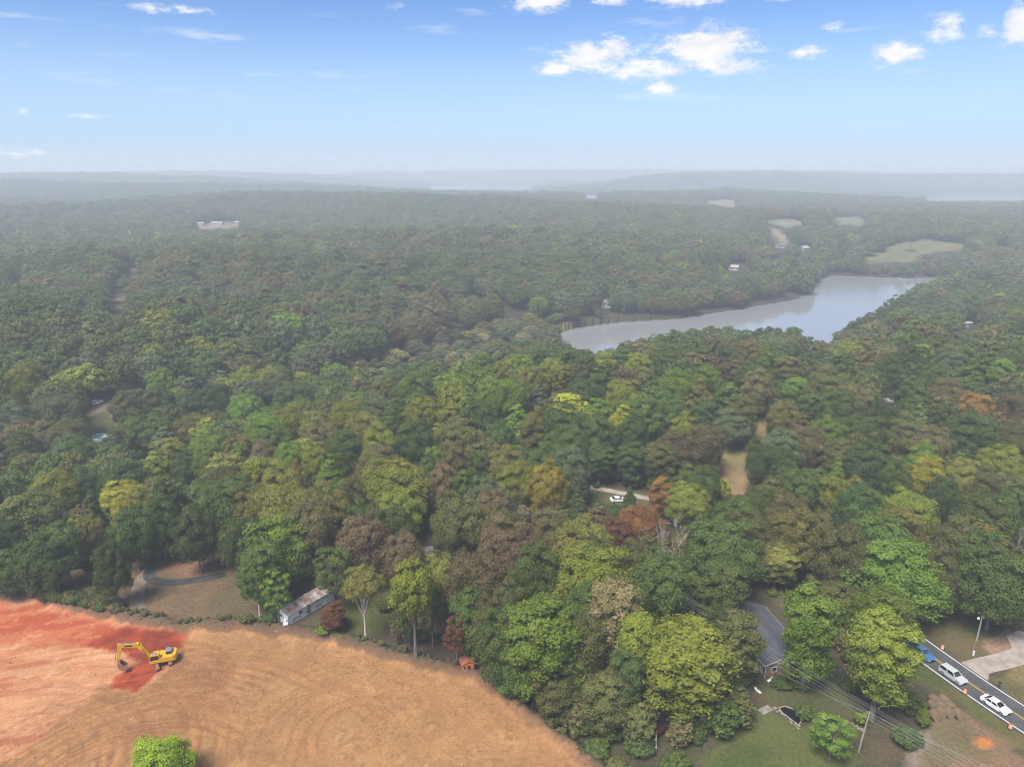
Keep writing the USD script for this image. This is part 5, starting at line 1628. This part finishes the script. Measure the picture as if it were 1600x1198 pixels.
for s in (-1, 1):
    y1 = Wh / 2 + s * (Wh / 2 + .47)
    mb = MB(); mb.hull([(-.34, y, z + dz) for y, z in ((Wh / 2, 4.27), (y1, 2.60)) for dz in (-.10, .08)] + [(-.302, y, z + dz) for y, z in ((Wh / 2, 4.27), (y1, 2.60)) for dz in (-.10, .08)])
    obj("barge_board", mb, M["cream"], t)
window(t, -.02, 2.6, 1.55, .9, .95, "x"); window(t, -.02, 6.6, 1.55, .9, .95, "x")
for k in range(4):
    window(t, 3.5 + k * 4.6, Wh + .02, 1.5, 1.3, 1.05, "y")
mb = MB(); mb.box((1.3, Wh + .03, 1.0), (.95, .06, 2.05)); d_ = obj("door", mb, M["white"], t)
mb = MB(); mb.box((2.2, Wh + .4, .10), (1.6, .9, .25)); obj("doorstep", mb, M["stone"], t)
for y in (-.03, Wh + .03):
    mb = MB(); mb.tube([(-.07, y, 2.6), (-.07, y, .1), (-.3, y, .02)], .05, 6); obj("downpipe", mb, M["white"], t)
for y in (-.48, Wh + .48):
    mb = MB(); mb.box((Lh / 2, y, 2.60), (Lh + .6, .10, .10)); obj("gutter", mb, M["white"], t)

# grey cottage half hidden in the trees
q = base(632, 887)
t = thing("cottage", "small dark grey cottage half hidden among russet trees", "cottage", q, math.radians(12))
gable(t, 7.0, 4.6, 2.5, 1.2, M["grey_wall"], M["grey_roof"], .35, .5, 1)
window(t, 1.6, -.02, 1.4, .9, .9); window(t, 4.9, -.02, 1.4, .9, .9)
mb = MB(); mb.box((3.2, -.03, 1.0), (.9, .06, 2.0)); obj("door", mb, M["white"], t)
q = base(633, 884)
t = thing("white_tarp", "folded whitish tarp lying beside the grey cottage", "tarp", (q[0] + 2.5, q[1] - 1.2, q[2] + .5), .4)
g_ = np.linspace(-1, 1, 7); xx, yy = np.meshgrid(g_, g_, indexing="ij")
zz = .35 * np.exp(-(xx ** 2 + yy ** 2) * 1.2) + .10 * np.sin(xx * 7) * np.cos(yy * 5)
vv = np.stack([xx * 1.3, yy * .9, zz], -1).reshape(-1, 3)
i, j = np.meshgrid(np.arange(6), np.arange(6), indexing="ij"); qd = np.stack([i * 7 + j, (i + 1) * 7 + j, (i + 1) * 7 + j + 1, i * 7 + j + 1], -1).reshape(-1, 4)
mb = MB().add(vv, qd); mb.add(vv - [0, 0, .03], qd[:, ::-1]); obj("sheet", mb, M["white"], t, smooth=True)


def far_house(px, py, L, W, h, rise, head, wall, roof, label, name="house", nwin=3):
    q = base(px, py)
    t = thing(name, label, "house" if name == "house" else name.replace("_", " "), q, head)
    gable(t, L, W, h, rise, wall, roof, .5, .5, 1)
    for k in range(nwin):
        window(t, L * (k + .8) / (nwin + .6), -.03, h * .55, 1.1, 1.2)
    mb = MB(); mb.box((L * .5 + .9, -.05, 1.05), (1.0, .08, 2.1)); obj("door", mb, M["white"], t)
    mb = MB(); mb.box((L * .3, W * .62, h + rise), (.8, .8, 1.2)); obj("chimney", mb, M["brick"], t)
    return t


far_house(176, 661, 11, 8, 2.7, 2.0, math.radians(28), M["brick"], M["grey_roof"], "brick house with white trim above the far pool garden")
far_house(1378, 641, 9, 6, 3.0, 1.0, math.radians(15), M["farwhite"], M["farwhite"], "pale roofed house showing through the right of the wood")
far_house(1500, 513, 12, 6, 3.0, .5, math.radians(20), M["farwhite"], M["farwhite"], "low white carport below the right bank of trees", "carport")
far_house(1138, 422, 10, 6, 3.5, 1.8, math.radians(-28), M["farwhite"], M["tanroof"], "far white house with pinkish roof above the lake's wooded bank", nwin=4)
far_house(1216, 388, 10, 7, 4, 2, math.radians(10), M["farwhite"], M["grey_roof"], "far white house below the pale strip of cleared land")
far_house(1256, 393, 12, 8, 4, 2.5, math.radians(35), M["grey_wall"], M["farwhite"], "far house with bright gable left of the golf fairway")
far_house(917, 310, 34, 16, 5, 3, math.radians(4), M["farwhite"], M["farwhite"], "long white-roofed building near the misty skyline", "long_building")
far_house(1440, 339, 22, 10, 4, 2, math.radians(8), M["farwhite"], M["farwhite"], "far white building in the trees right of the golf fairway", "far_building")
far_house(939, 480, 12, 8, 4, 2, math.radians(-20), M["grey_wall"], M["grey_roof"], "grey house among trees on the lake's far bank")
for k, (px_, w_) in enumerate(((308, 10), (330, 18), (366, 8))):
    far_house(px_, 353 - k, w_, 10, 4, 1.5, math.radians(3), M["farwhite"], M["tanroof"] if k == 1 else M["farwhite"], ["leftmost of three pale sheds on the far cleared patch", "largest of three pale sheds on the far cleared patch", "rightmost of three pale sheds on the far cleared patch"][k], "farm_shed", 2)

# swimming pool of the far garden
q = base(155, 686)
t = thing("swimming_pool", "above-ground swimming pool with blue water in the far garden", "pool", q)
mb = MB(); a = np.linspace(0, 2 * np.pi, 25)[:-1]
mb.tube([(0, 0, -.2), (0, 0, 1.1)], 3.0, 20, caps=False); obj("wall", mb, M["white"], t)
mb = MB(); mb.tube([(0, 0, .9), (0, 0, .98)], 2.95, 20); obj("water", mb, M["pool"], t)
mb = MB(); p = np.column_stack([3 * np.cos(a), 3 * np.sin(a), np.full(24, 1.1)]); mb.tube(np.vstack([p, p[:1]]), .12, 6); obj("rim", mb, M["white"], t)
q = base(169, 688)
t = thing("green_canopy", "pale green canopy standing beside the far pool", "canopy", q, .3)
mb = MB(); mb.hull([(-1.6, -1.6, 2.0), (1.6, -1.6, 2.0), (-1.6, 1.6, 2.0), (1.6, 1.6, 2.0), (0, 0, 2.9)]); obj("roof", mb, M["turq"], t)
for sx in (-1.5, 1.5):
    for sy in (-1.5, 1.5):
        mb = MB(); mb.tube([(sx, sy, -.2), (sx, sy, 2.05)], .05, 6); obj("leg", mb, M["white"], t)


# ------------------------------------------------------------------ vehicles
def car(px, py, head, paint, kind, label, roofpaint=None, name=None):
    """x forward; wheels at the ground."""
    q = base(px, py)
    t = thing(name or {"suv": "suv", "sedan": "sedan", "pickup": "pickup_truck", "van": "van"}[kind], label, {"suv": "car", "sedan": "car", "pickup": "pickup", "van": "van"}[kind], (q[0], q[1], q[2] + .06), head)
    L, W = {"suv": (4.8, 1.92), "sedan": (4.75, 1.85), "pickup": (5.6, 1.98), "van": (5.8, 2.05)}[kind]
    a, b = -L / 2, L / 2
    lo = .30
    prof = {  # lower body (side view), cabin (lower and upper rail)
        "suv": ([(a, .55), (a + .1, lo), (b - .15, lo), (b, .5), (b, .85), (b - .15, 1.0), (b - 1.35, 1.10), (a + .05, 1.12), (a, 1.0)], (a + .08, b - 1.35, 1.08), (a + .25, b - 2.05, 1.78)),
        "sedan": ([(a, .5), (a + .15, lo - .04), (b - .2, lo - .04), (b, .42), (b - .02, .66), (b - .3, .80), (b - 1.35, .93), (a + .7, .97), (a + .08, .92), (a, .8)], (a + .55, b - 1.25, .92), (a + 1.35, b - 2.1, 1.42)),
        "pickup": ([(a, .55), (a + .1, lo + .08), (b - .15, lo + .06), (b, .55), (b, .92), (b - .15, 1.05), (b - 1.45, 1.14), (a + 2.1, 1.14), (a + 2.1, 1.12), (a, 1.10)], (a + 2.1, b - 1.45, 1.12), (a + 2.3, b - 2.1, 1.80)),
        "van": ([(a, .5), (a + .1, lo), (b - .15, lo), (b, .5), (b, .95), (b - .25, 1.15), (b - .8, 1.25), (a, 1.25)], (a + .02, b - .75, 1.22), (a + .15, b - 1.55, 2.25)),
    }[kind]
    pr, (c0, c1, z0), (d0, d1, z1) = prof
    mb = MB()
    ys = [(-W / 2, .93), (-W / 2 + .10, 1.0), (W / 2 - .10, 1.0), (W / 2, .93)]
    P = np.array(pr)
    mid = P.mean(0)
    rings = [np.column_stack([mid[0] + (P[:, 0] - mid[0]) * (s ** .5 if s < 1 else 1), np.full(len(P), y), mid[1] + (P[:, 1] - mid[1]) * s]) for y, s in ys]
    n = len(P)
    v = np.vstack(rings); f = []
    for k in range(3):
        f += [[k * n + i, k * n + (i + 1) % n, (k + 1) * n + (i + 1) % n, (k + 1) * n + i] for i in range(n)]
    mb.add(v, np.array(f))
    from mapbox_earcut import triangulate_float64
    tri = triangulate_float64(np.ascontiguousarray(P, dtype=float), np.array([n], np.uint32)).reshape(-1, 3).astype(int)
    mb.add(rings[0], tri); mb.add(rings[3], tri[:, ::-1])
    body = obj("body", mb, paint, t, smooth=30)
    wb, wt = W * .47, W * .385
    mb = MB(); cp = [(c0, -wb, z0), (c0, wb, z0), (c1, -wb, z0), (c1, wb, z0), (d0, -wt, z1 - .06), (d0, wt, z1 - .06), (d1, -wt, z1 - .06), (d1, wt, z1 - .06)]
    mb.hull(cp); cab = obj("cabin", mb, paint, t)
    mb = MB(); mb.hull([(d0 - .03, -wt - .02, z1 - .07), (d0 - .03, wt + .02, z1 - .07), (d1 + .03, -wt - .02, z1 - .07), (d1 + .03, wt + .02, z1 - .07), (d0 + .10, -wt + .12, z1 + .02), (d0 + .10, wt - .12, z1 + .02), (d1 - .10, -wt + .12, z1 + .02), (d1 - .10, wt - .12, z1 + .02)])
    obj("roof", mb, roofpaint or paint, t)
    def pane(nm, quad, out, parent):
        Q = np.array(quad); c = Q.mean(0); Q = c + (Q - c) * .86
        o_ = np.array(out) * .012
        m_ = MB(); m_.hull(np.vstack([Q - o_ * .3, Q + o_])); return obj(nm, m_, M["glass"], parent)
    pane("windscreen", [(c1, -wb, z0), (c1, wb, z0), (d1, wt, z1 - .06), (d1, -wt, z1 - .06)], (1.0, 0, 1.0), cab)
    pane("rear_window", [(c0, -wb, z0), (c0, wb, z0), (d0, wt, z1 - .06), (d0, -wt, z1 - .06)], (-1.5, 0, .6), cab)
    ns = 2 if kind != "van" else 1
    for s in (-1, 1):
        for k in range(ns):
            u0, u1 = k / ns, (k + 1) / ns
            lx = lambda u: c0 + (c1 - c0) * u; ux = lambda u: d0 + (d1 - d0) * u
            if kind == "van":
                u0 = .72
            pane("side_window", [(lx(u0), s * wb, z0), (lx(u1), s * wb, z0), (ux(u1), s * wt, z1 - .06), (ux(u0), s * wt, z1 - .06)], (0, s * 1.3, .4), cab)
    rw = .37 if kind in ("suv", "pickup", "van") else .33
    for x in (a + L * .19, b - L * .185):
        for s in (-1, 1):
            mb = MB(); mb.tube([(x, s * (W / 2 - .20), rw - .05), (x, s * (W / 2 + .02), rw - .05)], rw, 18); wh = obj("wheel", mb, M["tyre"], t)
            mb = MB(); mb.tube([(x, s * (W / 2 + .005), rw - .05), (x, s * (W / 2 + .035), rw - .05)], rw * .62, 14); obj("rim", mb, M["rim"], wh)
    zf = pr[3][1] + .17 if kind != "sedan" else .60
    for s in (-1, 1):
        mb = MB(); mb.box((b - .06, s * (W / 2 - .28), zf), (.16, .36, .16), chamfer=.03); obj("headlight", mb, M["lamp"], t)
        mb = MB(); mb.box((a + .04, s * (W / 2 - .18), .85), (.12, .22, .22), chamfer=.03); obj("taillight", mb, M["tail"], t)
        mb = MB(); mb.box((c1 - .25, s * (W / 2 + .08), z0 + .08), (.14, .18, .13), chamfer=.03); obj("mirror", mb, paint, t)
    mb = MB(); mb.box((b - .02, 0, zf - .06), (.10, W * .45, .16)); obj("grille", mb, M["black"], t)
    if kind == "pickup":
        mb = MB(); mb.box((a + 1.05, 0, 1.118), (1.85, W * .78, .03)); obj("bed", mb, M["black"], t)
        for s in (-1, 1):
            mb = MB(); mb.box((a + 1.05, s * W * .43, 1.16), (2.0, .12, .14), chamfer=.03); obj("bed_rail", mb, paint, t)
    return t


def road_heading(px, py):
    q = G1(px, py)[:2]
    k = np.argmin(np.hypot(*(rc - q).T))
    return math.atan2(-rd[k][1], -rd[k][0])


def lane(px, py, off):
    """The spot in the lane off metres from the centre line, beside a spot of the view."""
    q = G1(px, py)[:2]
    k = np.argmin(np.hypot(*(rc - q).T))
    nrm = np.array([rd[k][1], -rd[k][0]])
    p = rc[k] + nrm * off
    a, b, _ = to_px(p[0], p[1], surf(p[0], p[1]))
    return float(a), float(b)


for px_, py_, kind, paint, lab, rp_ in ((1490, 1057, "suv", M["silver"], "silver sport utility car between the blue pickup and white sedan", None), (1556, 1102, "sedan", M["carwhite"], "white sedan nearest the lower right corner of the road", None),
                                         (1444, 1019, "pickup", M["blue"], "blue pickup truck behind the silver car, tail under a tree", None), (1412, 988, "van", M["carwhite"], "white van mostly hidden under the tree behind the blue pickup", None)):
    a_, b_ = lane(px_, py_, LANE_SIDE * 1.75)
    car(a_, b_, road_heading(a_, b_) + (0 if LANE_DIR > 0 else math.pi), paint, kind, lab)
car(1215, 871, road_heading(1215, 871), M["carwhite"], "sedan", "white parked car glimpsed under trees behind the brick house", None, "parked_car")
car(1232, 873, road_heading(1232, 873) + .3, M["silver"], "suv", "silver parked car glimpsed right of the white one under trees", None, "parked_car")
car(152, 631, 1.2, M["carwhite"], "suv", "white car parked on the far drive above the pool garden", None, "parked_car")
car(966, 783, .1, M["carwhite"], "sedan", "white car half hidden by bushes below the pale side road", None, "parked_car")

# traffic drums
for k, (px_, py_, lab) in enumerate(((1472, 1014, "orange and white traffic drum on the far verge of the road"), (1507, 1083, "orange and white traffic drum beside the silver car's lane"), (1578, 1138, "orange and white traffic drum by the road's lower right end"))):
    q = base(px_, py_)
    t = thing("traffic_drum", lab, "traffic drum", (q[0], q[1], q[2] + .02), 0, "traffic drums along the road")
    zs = [.10, .30, .48, .66, .84, 1.02]
    rs = [.30, .295, .285, .27, .255, .24]
    mb = MB(); mb.box((0, 0, .05), (.72, .72, .10), chamfer=.03); obj("rubber_base", mb, M["black"], t)
    for i in range(5):
        mb = MB(); mb.tube([(0, 0, zs[i]), (0, 0, zs[i + 1])], [rs[i], rs[i + 1]], 14); obj("band", mb, M["drum"] if i % 2 == 0 else M["paint_w"], t)
    mb = MB(); mb.tube([(-.12, 0, 1.0), (-.12, 0, 1.12), (.12, 0, 1.12), (.12, 0, 1.0)], .03, 6); obj("handle", mb, M["black"], t)

# hay bales, in four lines
r = np.random.default_rng(8)
d0 = (G1(1496, 1118) - G1(1476, 1100))[:2]; d0 /= np.linalg.norm(d0)
n0 = np.array([-d0[1], d0[0]])
ends = [(1501, 1123, 3, "first line from the road"), (1485, 1122, 3, "second line from the road"), (1473, 1121, 2, "third line from the road"), (1464, 1127, 1, "")]
words = ["foremost", "second", "third", "rearmost"]
for px_, py_, n, ln_ in ends:
    e = G1(px_, py_)[:2]
    for k in range(n):
        p = e - d0 * (k * 1.62 + .6) + r.normal(0, .06, 2)
        ang = math.atan2(d0[1], d0[0]) + r.normal(0, .05)
        rad = .80 + r.normal(0, .03)
        lab = f"{words[k if k < n - 1 else 3]} round hay bale in the {ln_}" if n > 1 else "lone round hay bale nearest the dark bush"
        t = thing("hay_bale", lab, "hay bale", (p[0], p[1], surf(*p) + rad - .06), ang, "round hay bales stacked in lines by the road")
        m = 22; a = np.linspace(0, 2 * np.pi, m + 1)[:-1]
        xs_ = np.array([-.76, -.70, -.35, 0, .35, .70, .76]); rr = np.array([.90, 1.0, 1.02, 1.0, 1.02, 1.0, .90]) * rad
        v = np.stack([np.repeat(xs_, m), np.outer(rr, np.cos(a)).ravel(), np.outer(rr, np.sin(a)).ravel()], -1)
        v += (meshkit.noise(v * 5 + k, 4)[:, None] - .5) * .09
        f = np.array([[i * m + j, i * m + (j + 1) % m, (i + 1) * m + (j + 1) % m, (i + 1) * m + j] for i in range(6) for j in range(m)])
        obj("rolled_side", (v, f), M["hay"], t, smooth=True)
        for s, ring in ((-1, 0), (1, 6)):
            ve = np.vstack([v[ring * m:(ring + 1) * m], [[s * .74, 0, 0]]]); fe = np.array([[m, (j + 1) % m, j] if s < 0 else [m, j, (j + 1) % m] for j in range(m)])
            obj("end", (ve, fe), M["hay_end"], t)

# ------------------------------------------------------------------ poles and lines
def wire(name, a, b, sag, label, rad=.018, cat="power line", group=None):
    s = np.linspace(0, 1, 24)[:, None]
    p = np.asarray(a) + (np.asarray(b) - np.asarray(a)) * s
    p[:, 2] -= sag * 4 * (s * (1 - s))[:, 0]
    mb = MB(); mb.tube(p, rad, 5)
    return obj(name, mb, M["wire"], None, label=label, cat=cat, group=group)


def pole(q, h, lean=(0, 0)):
    mb = MB(); mb.tube([(0, 0, -.5), (lean[0] / 2, lean[1] / 2, h / 2), (lean[0], lean[1], h)], [.17, .15, .11], 10)
    return mb


q = base(1341, 1174)
top = np.array(q) + [1.1, .6, 7.6]
t = thing("utility_pole", "leaning bare wooden pole on the lawn right of the feathery tree", "pole", q)
obj("shaft", pole(q, 7.6, (1.1, .6)), M["pole"], t)
mb = MB(); mb.tube([(1.0, .55, 7.2), (1.25, .68, 7.25)], .06, 6); obj("insulator", mb, M["steel"], t)
s_end = np.array([*at_level(1600, 1215, 6.0), 6.0])
wire("service_line", np.array([*at_level(1180, 1030, 3.2), 3.2]), top - [0, 0, .3], .6, "single service wire from the brick house to the leaning pole", cat="service wire")
wire("service_line", top - [0, 0, .3], s_end, .6, "single service wire from the leaning pole towards the lower right", cat="service wire")
A_ = np.array(at_level(742, 749, 9.5)); B_ = np.array(at_level(1060, 930, 9.5)); C_ = np.array(at_level(1530, 1207, 9.5))
dirl = (C_ - B_) / np.linalg.norm(C_ - B_); nl = np.array([-dirl[1], dirl[0]])
rel = [(-1.1, .8), (-.4, 1.0), (.4, .8), (0, -.7), (.1, -1.5)]
names = ["outermost left", "second from left", "right-hand", "fourth, lower", "lowest"]
for k, (o_, dz) in enumerate(rel):
    for P_, Q_, w_, rad in ((A_, B_, "over the middle of the wood", .015), (B_, C_, "across the brick house's lawn", .015)):
        a = np.array([*(P_ + nl * o_), terrain(*[np.array([c]) for c in P_])[0] + 9.5 + dz]); b = np.array([*(Q_ + nl * o_), terrain(*[np.array([c]) for c in Q_])[0] + 9.5 + dz])
        wire("power_line", a, b, .7, f"{names[k]} strand of the power line {w_}", rad, group="power lines crossing the picture")
for P_, lab in ((A_, "power pole deep in the wood left of the bright yellow tree"), (B_, "power pole hidden among crowns left of the brick house"), (C_, "power pole at the lower right edge carrying five wires")):
    z = terrain(np.array([P_[0]]), np.array([P_[1]]))[0]
    t = thing("power_pole", lab, "pole", (P_[0], P_[1], z), math.atan2(nl[1], nl[0]), "poles of the power line")
    obj("shaft", pole(None, 10.6), M["pole"], t)
    mb = MB(); mb.box((0, .12, 10.2), (2.6, .10, .12)); obj("crossarm", mb, M["pole"], t)
    for o_ in (-1.1, -.4, .4):
        mb = MB(); mb.tube([(o_, 0, 10.26), (o_, 0, 10.5)], .05, 8); obj("insulator", mb, M["steel"], t)
q = base(1526, 1001)
t = thing("lamp_pole", "weathered pole with a white lamp beyond the road", "street lamp", q)
obj("shaft", pole(q, 7.0), M["pole"], t)
mb = MB(); mb.tube([(0, 0, 5.6), (-.35, -.1, 5.85), (-.8, -.2, 5.75)], .035, 6); arm_ = obj("lamp_arm", mb, M["steel"], t)
mb = MB(); mb.tube([(-.8, -.2, 5.8), (-.8, -.2, 5.6), (-.8, -.2, 5.35)], [.10, .24, .26], 12); obj("lamp_head", mb, M["white"], arm_)
mb = MB(); mb.tube([(.32, 0, 5.4), (.32, 0, 6.2)], .20, 10); obj("transformer", mb, M["steel"], t)
mb = MB(); g2 = base(1519, 1022); mb.tube([(0, 0, 6.3), tuple((g2 - q) + [0, 0, .2])], .02, 4); obj("guy_wire", mb, M["wire"], t)
q = base(1520.5, 1023)
t = thing("utility_pedestal", "small white utility box in the grass below the lamp pole", "utility box", q)
mb = MB(); mb.box((0, 0, .40), (.34, .30, .95), chamfer=.05); obj("body", mb, M["white"], t)
mb = MB(); mb.box((0, 0, .90), (.40, .36, .10), chamfer=.04); obj("lid", mb, M["cream"], t)
q = base(1560.5, 1074)
t = thing("mailbox", "black mailbox on a post beside the road past the driveway", "mailbox", q, .9)
mb = MB(); mb.box((0, 0, .5), (.12, .12, 1.2)); obj("post", mb, M["black"], t)
mb = MB(); mb.prism([(-.13, 1.10), (.13, 1.10), (.13, 1.28), (.08, 1.38), (0, 1.41), (-.08, 1.38), (-.13, 1.28)], -.30, .30); obj("box", mb, M["black"], t)
q = base(206, 387)
t = thing("radio_mast", "thin white mast rising from the far wood on the left", "mast", q)
hm = 22.0
for k in range(3):
    a = k * 2.094; mb = MB(); mb.tube([(.5 * math.cos(a), .5 * math.sin(a), 0), (.25 * math.cos(a), .25 * math.sin(a), hm)], .16, 5); obj("mast_leg", mb, M["white"], t)
mb = MB()
for i in range(12):
    z = i * hm / 12; w_ = .5 - .25 * i / 12
    for k in range(3):
        a, b = k * 2.094, (k + 1) * 2.094; mb.tube([(w_ * math.cos(a), w_ * math.sin(a), z), (w_ * math.cos(b), w_ * math.sin(b), z + hm / 12)], .06, 4)
obj("lattice", mb, M["white"], t)

# ------------------------------------------------------------------ garden of the brick house
def stone_wall(px, name, label, h, seed):
    r = np.random.default_rng(seed)
    g2 = ground_at([p[0] for p in px], [p[1] for p in px])
    ls = LineString(g2[:, :2])
    p0 = ls.interpolate(0); z0 = surf(p0.x, p0.y)
    t = thing(name, label, "wall", (p0.x, p0.y, z0))
    s = 0.0; n = 0
    while s < ls.length:
        L_ = r.uniform(.45, .85)
        for lay_ in range(2):
            c = ls.interpolate(min(s + L_ / 2 + (lay_ % 2) * .2, ls.length)); c2 = ls.interpolate(min(s + L_ / 2 + .3, ls.length))
            a = math.atan2(c2.y - c.y, c2.x - c.x) if c2.distance(c) > 1e-6 else 0
            mb = MB()
            v, f = hull(r.normal(size=(14, 3)) / np.array([1.0, 1.0, 1.0]))
            v = v / np.abs(v).max(0)
            mb.add(v * np.array([L_ * .52, .30, h * .30]), f)
            v, f = mb.mesh(); ca, sa = math.cos(a), math.sin(a)
            v = v @ np.array([[ca, sa, 0], [-sa, ca, 0], [0, 0, 1]])
            v = v + [c.x - p0.x, c.y - p0.y, surf(c.x, c.y) - z0 + h * (.22 + .48 * lay_)]
            obj("stone", (v, f), M["stone"], t); n += 1
        s += L_ * .95


stone_wall([(1207, 1106), (1226, 1120), (1248, 1137)], "stone_wall", "low stone wall along the front of the small dark pond", .7, 5)
stone_wall([(1274, 1127), (1290, 1123), (1311, 1121)], "stone_wall", "low stone wall right of the leafy pond bush", .5, 6)
stone_wall([(1311, 1122), (1330, 1131), (1348, 1141)], "stone_wall", "broken stone edging running towards the leaning pole", .35, 7)
t = thing("paving", "small patch of tan paving slabs left of the dark pond", "paving", base(1196, 1109), .5)
for i in range(4):
    for j in range(2):
        mb = MB(); mb.box((-.9 + i * .62, -.35 + j * .72, .06), (.58, .68, .14), chamfer=.02); obj("slab", mb, M["stone"], t)
t = thing("garden_pond", "small black garden pond behind the low stone wall", "pond", (0, 0, 0))
pv = slab([(1219, 1107), (1226, 1105), (1238, 1109), (1246, 1115), (1251, 1124), (1247, 1131), (1236, 1122), (1224, 1113)], .10)
obj("water", pv, M["pondw"], t)
ring = wpoly([(1217, 1106), (1226, 1103), (1239, 1107.5), (1248, 1114), (1253, 1124), (1248, 1133), (1235, 1123), (1223, 1114)]).exterior
mb = MB(); p = np.array(ring.segmentize(.4).coords); p3 = np.column_stack([p, surf(p[:, 0], p[:, 1]) + .08]); mb.tube(p3, .11, 6); obj("rim", mb, M["stone"], t)
# red wooden platform with a white ladder under the trees
q = base(1022, 1137)
t = thing("wooden_platform", "red wooden platform with low rails under the dark trees", "platform", q, math.radians(38))
for k in range(9):
    mb = MB(); mb.box((-1.45 + k * .36, 0, 1.0), (.34, 3.0, .06)); obj("plank", mb, M["redwood"], t)
for sx in (-1.5, 1.5):
    for sy in (-1.4, 1.4):
        mb = MB(); mb.box((sx, sy, .85), (.12, .12, 1.9)); obj("post", mb, M["redwood"], t)
for s in (-1, 1):
    for z in (1.3, 1.55, 1.8):
        mb = MB(); mb.box((s * 1.55, 0, z), (.05, 3.0, .16)); obj("rail", mb, M["redwood"], t)
        mb = MB(); mb.box((0, s * 1.46, z), (3.0, .05, .16)); obj("rail", mb, M["redwood"], t)
q = base(1022, 1160)
t = thing("ladder", "white ladder leaning below the red wooden platform", "ladder", q, 0)
for s in (-.42, .42):
    mb = MB(); mb.tube([(s, 0, 0), (s, .75, 2.3)], .075, 6); obj("stile", mb, M["white"], t)
for k in range(4):
    u = .08 + k * .28; mb = MB(); mb.tube([(-.42, .75 * u, 2.3 * u), (.42, .75 * u, 2.3 * u)], .06, 6); obj("rung", mb, M["white"], t)


def chair(px, py, head, label, name="garden_chair"):
    q = base(px, py)
    t = thing(name, label, "chair", q, head, None, (.72, .72, .72))
    mb = MB(); mb.hull([(x, y, z) for x in (-.9, .35) for y in (-.33, .33) for z in (.34, .40)]); obj("seat", mb, M["white"], t)
    mb = MB(); mb.hull([(.33, -.33, .36), (.33, .33, .36), (.39, -.33, .40), (.39, .33, .40), (.95, -.33, .95), (.95, .33, .95), (1.0, -.33, .92), (1.0, .33, .92)]); obj("backrest", mb, M["white"], t)
    for sx in (-.8, .3):
        for sy in (-.28, .28):
            mb = MB(); mb.tube([(sx, sy, -.05), (sx, sy, .36)], .04, 6); obj("leg", mb, M["white"], t)
    for sy in (-.35, .35):
        mb = MB(); mb.tube([(-.4, sy, .36), (-.4, sy, .58), (.55, sy, .62)], .03, 6); obj("armrest", mb, M["white"], t)


chair(1184, 1081, 2.2, "white lounge chair on the grass left of the brick house")
chair(1203, 1064, .5, "white chair at the near corner of the brick house")
# the old sawn-off trunk by the house, the white pump of the lawn, the lone pine of the fairway
t = thing("pine_tree", "lone dark pine standing on the pale golf fairway", "tree", base(1421, 394), 0, None, (1.0, 1.0, 1.0))
v, f, tone, (c_, r_) = crown("broad", 77, 24, 1.0)
v = v * np.array([.85, .85, .62]) + [0, 0, 9.5]
obj("crown", (v, f), leaf["dg"], t, prim={"tone": ("f", tone)})
mb = MB(); mb.tube([(0, 0, -.4), (.1, 0, 8), (0, .1, 15)], [.45, .35, .2], 8); obj("trunk", mb, bark, t)

# ------------------------------------------------------------------ haze
g = Graph()
vol = g("principled_volume", "volume", color=(.90, .965, 1.0), density=HAZE_DENSITY, anisotropy=.0)
hz = MB().box((0, 4600, 30), (20000, 11400, 134))
obj("haze", hz, g.done("haze_look", volume=vol), kind="stuff", label="thin white mist lying over the whole valley")
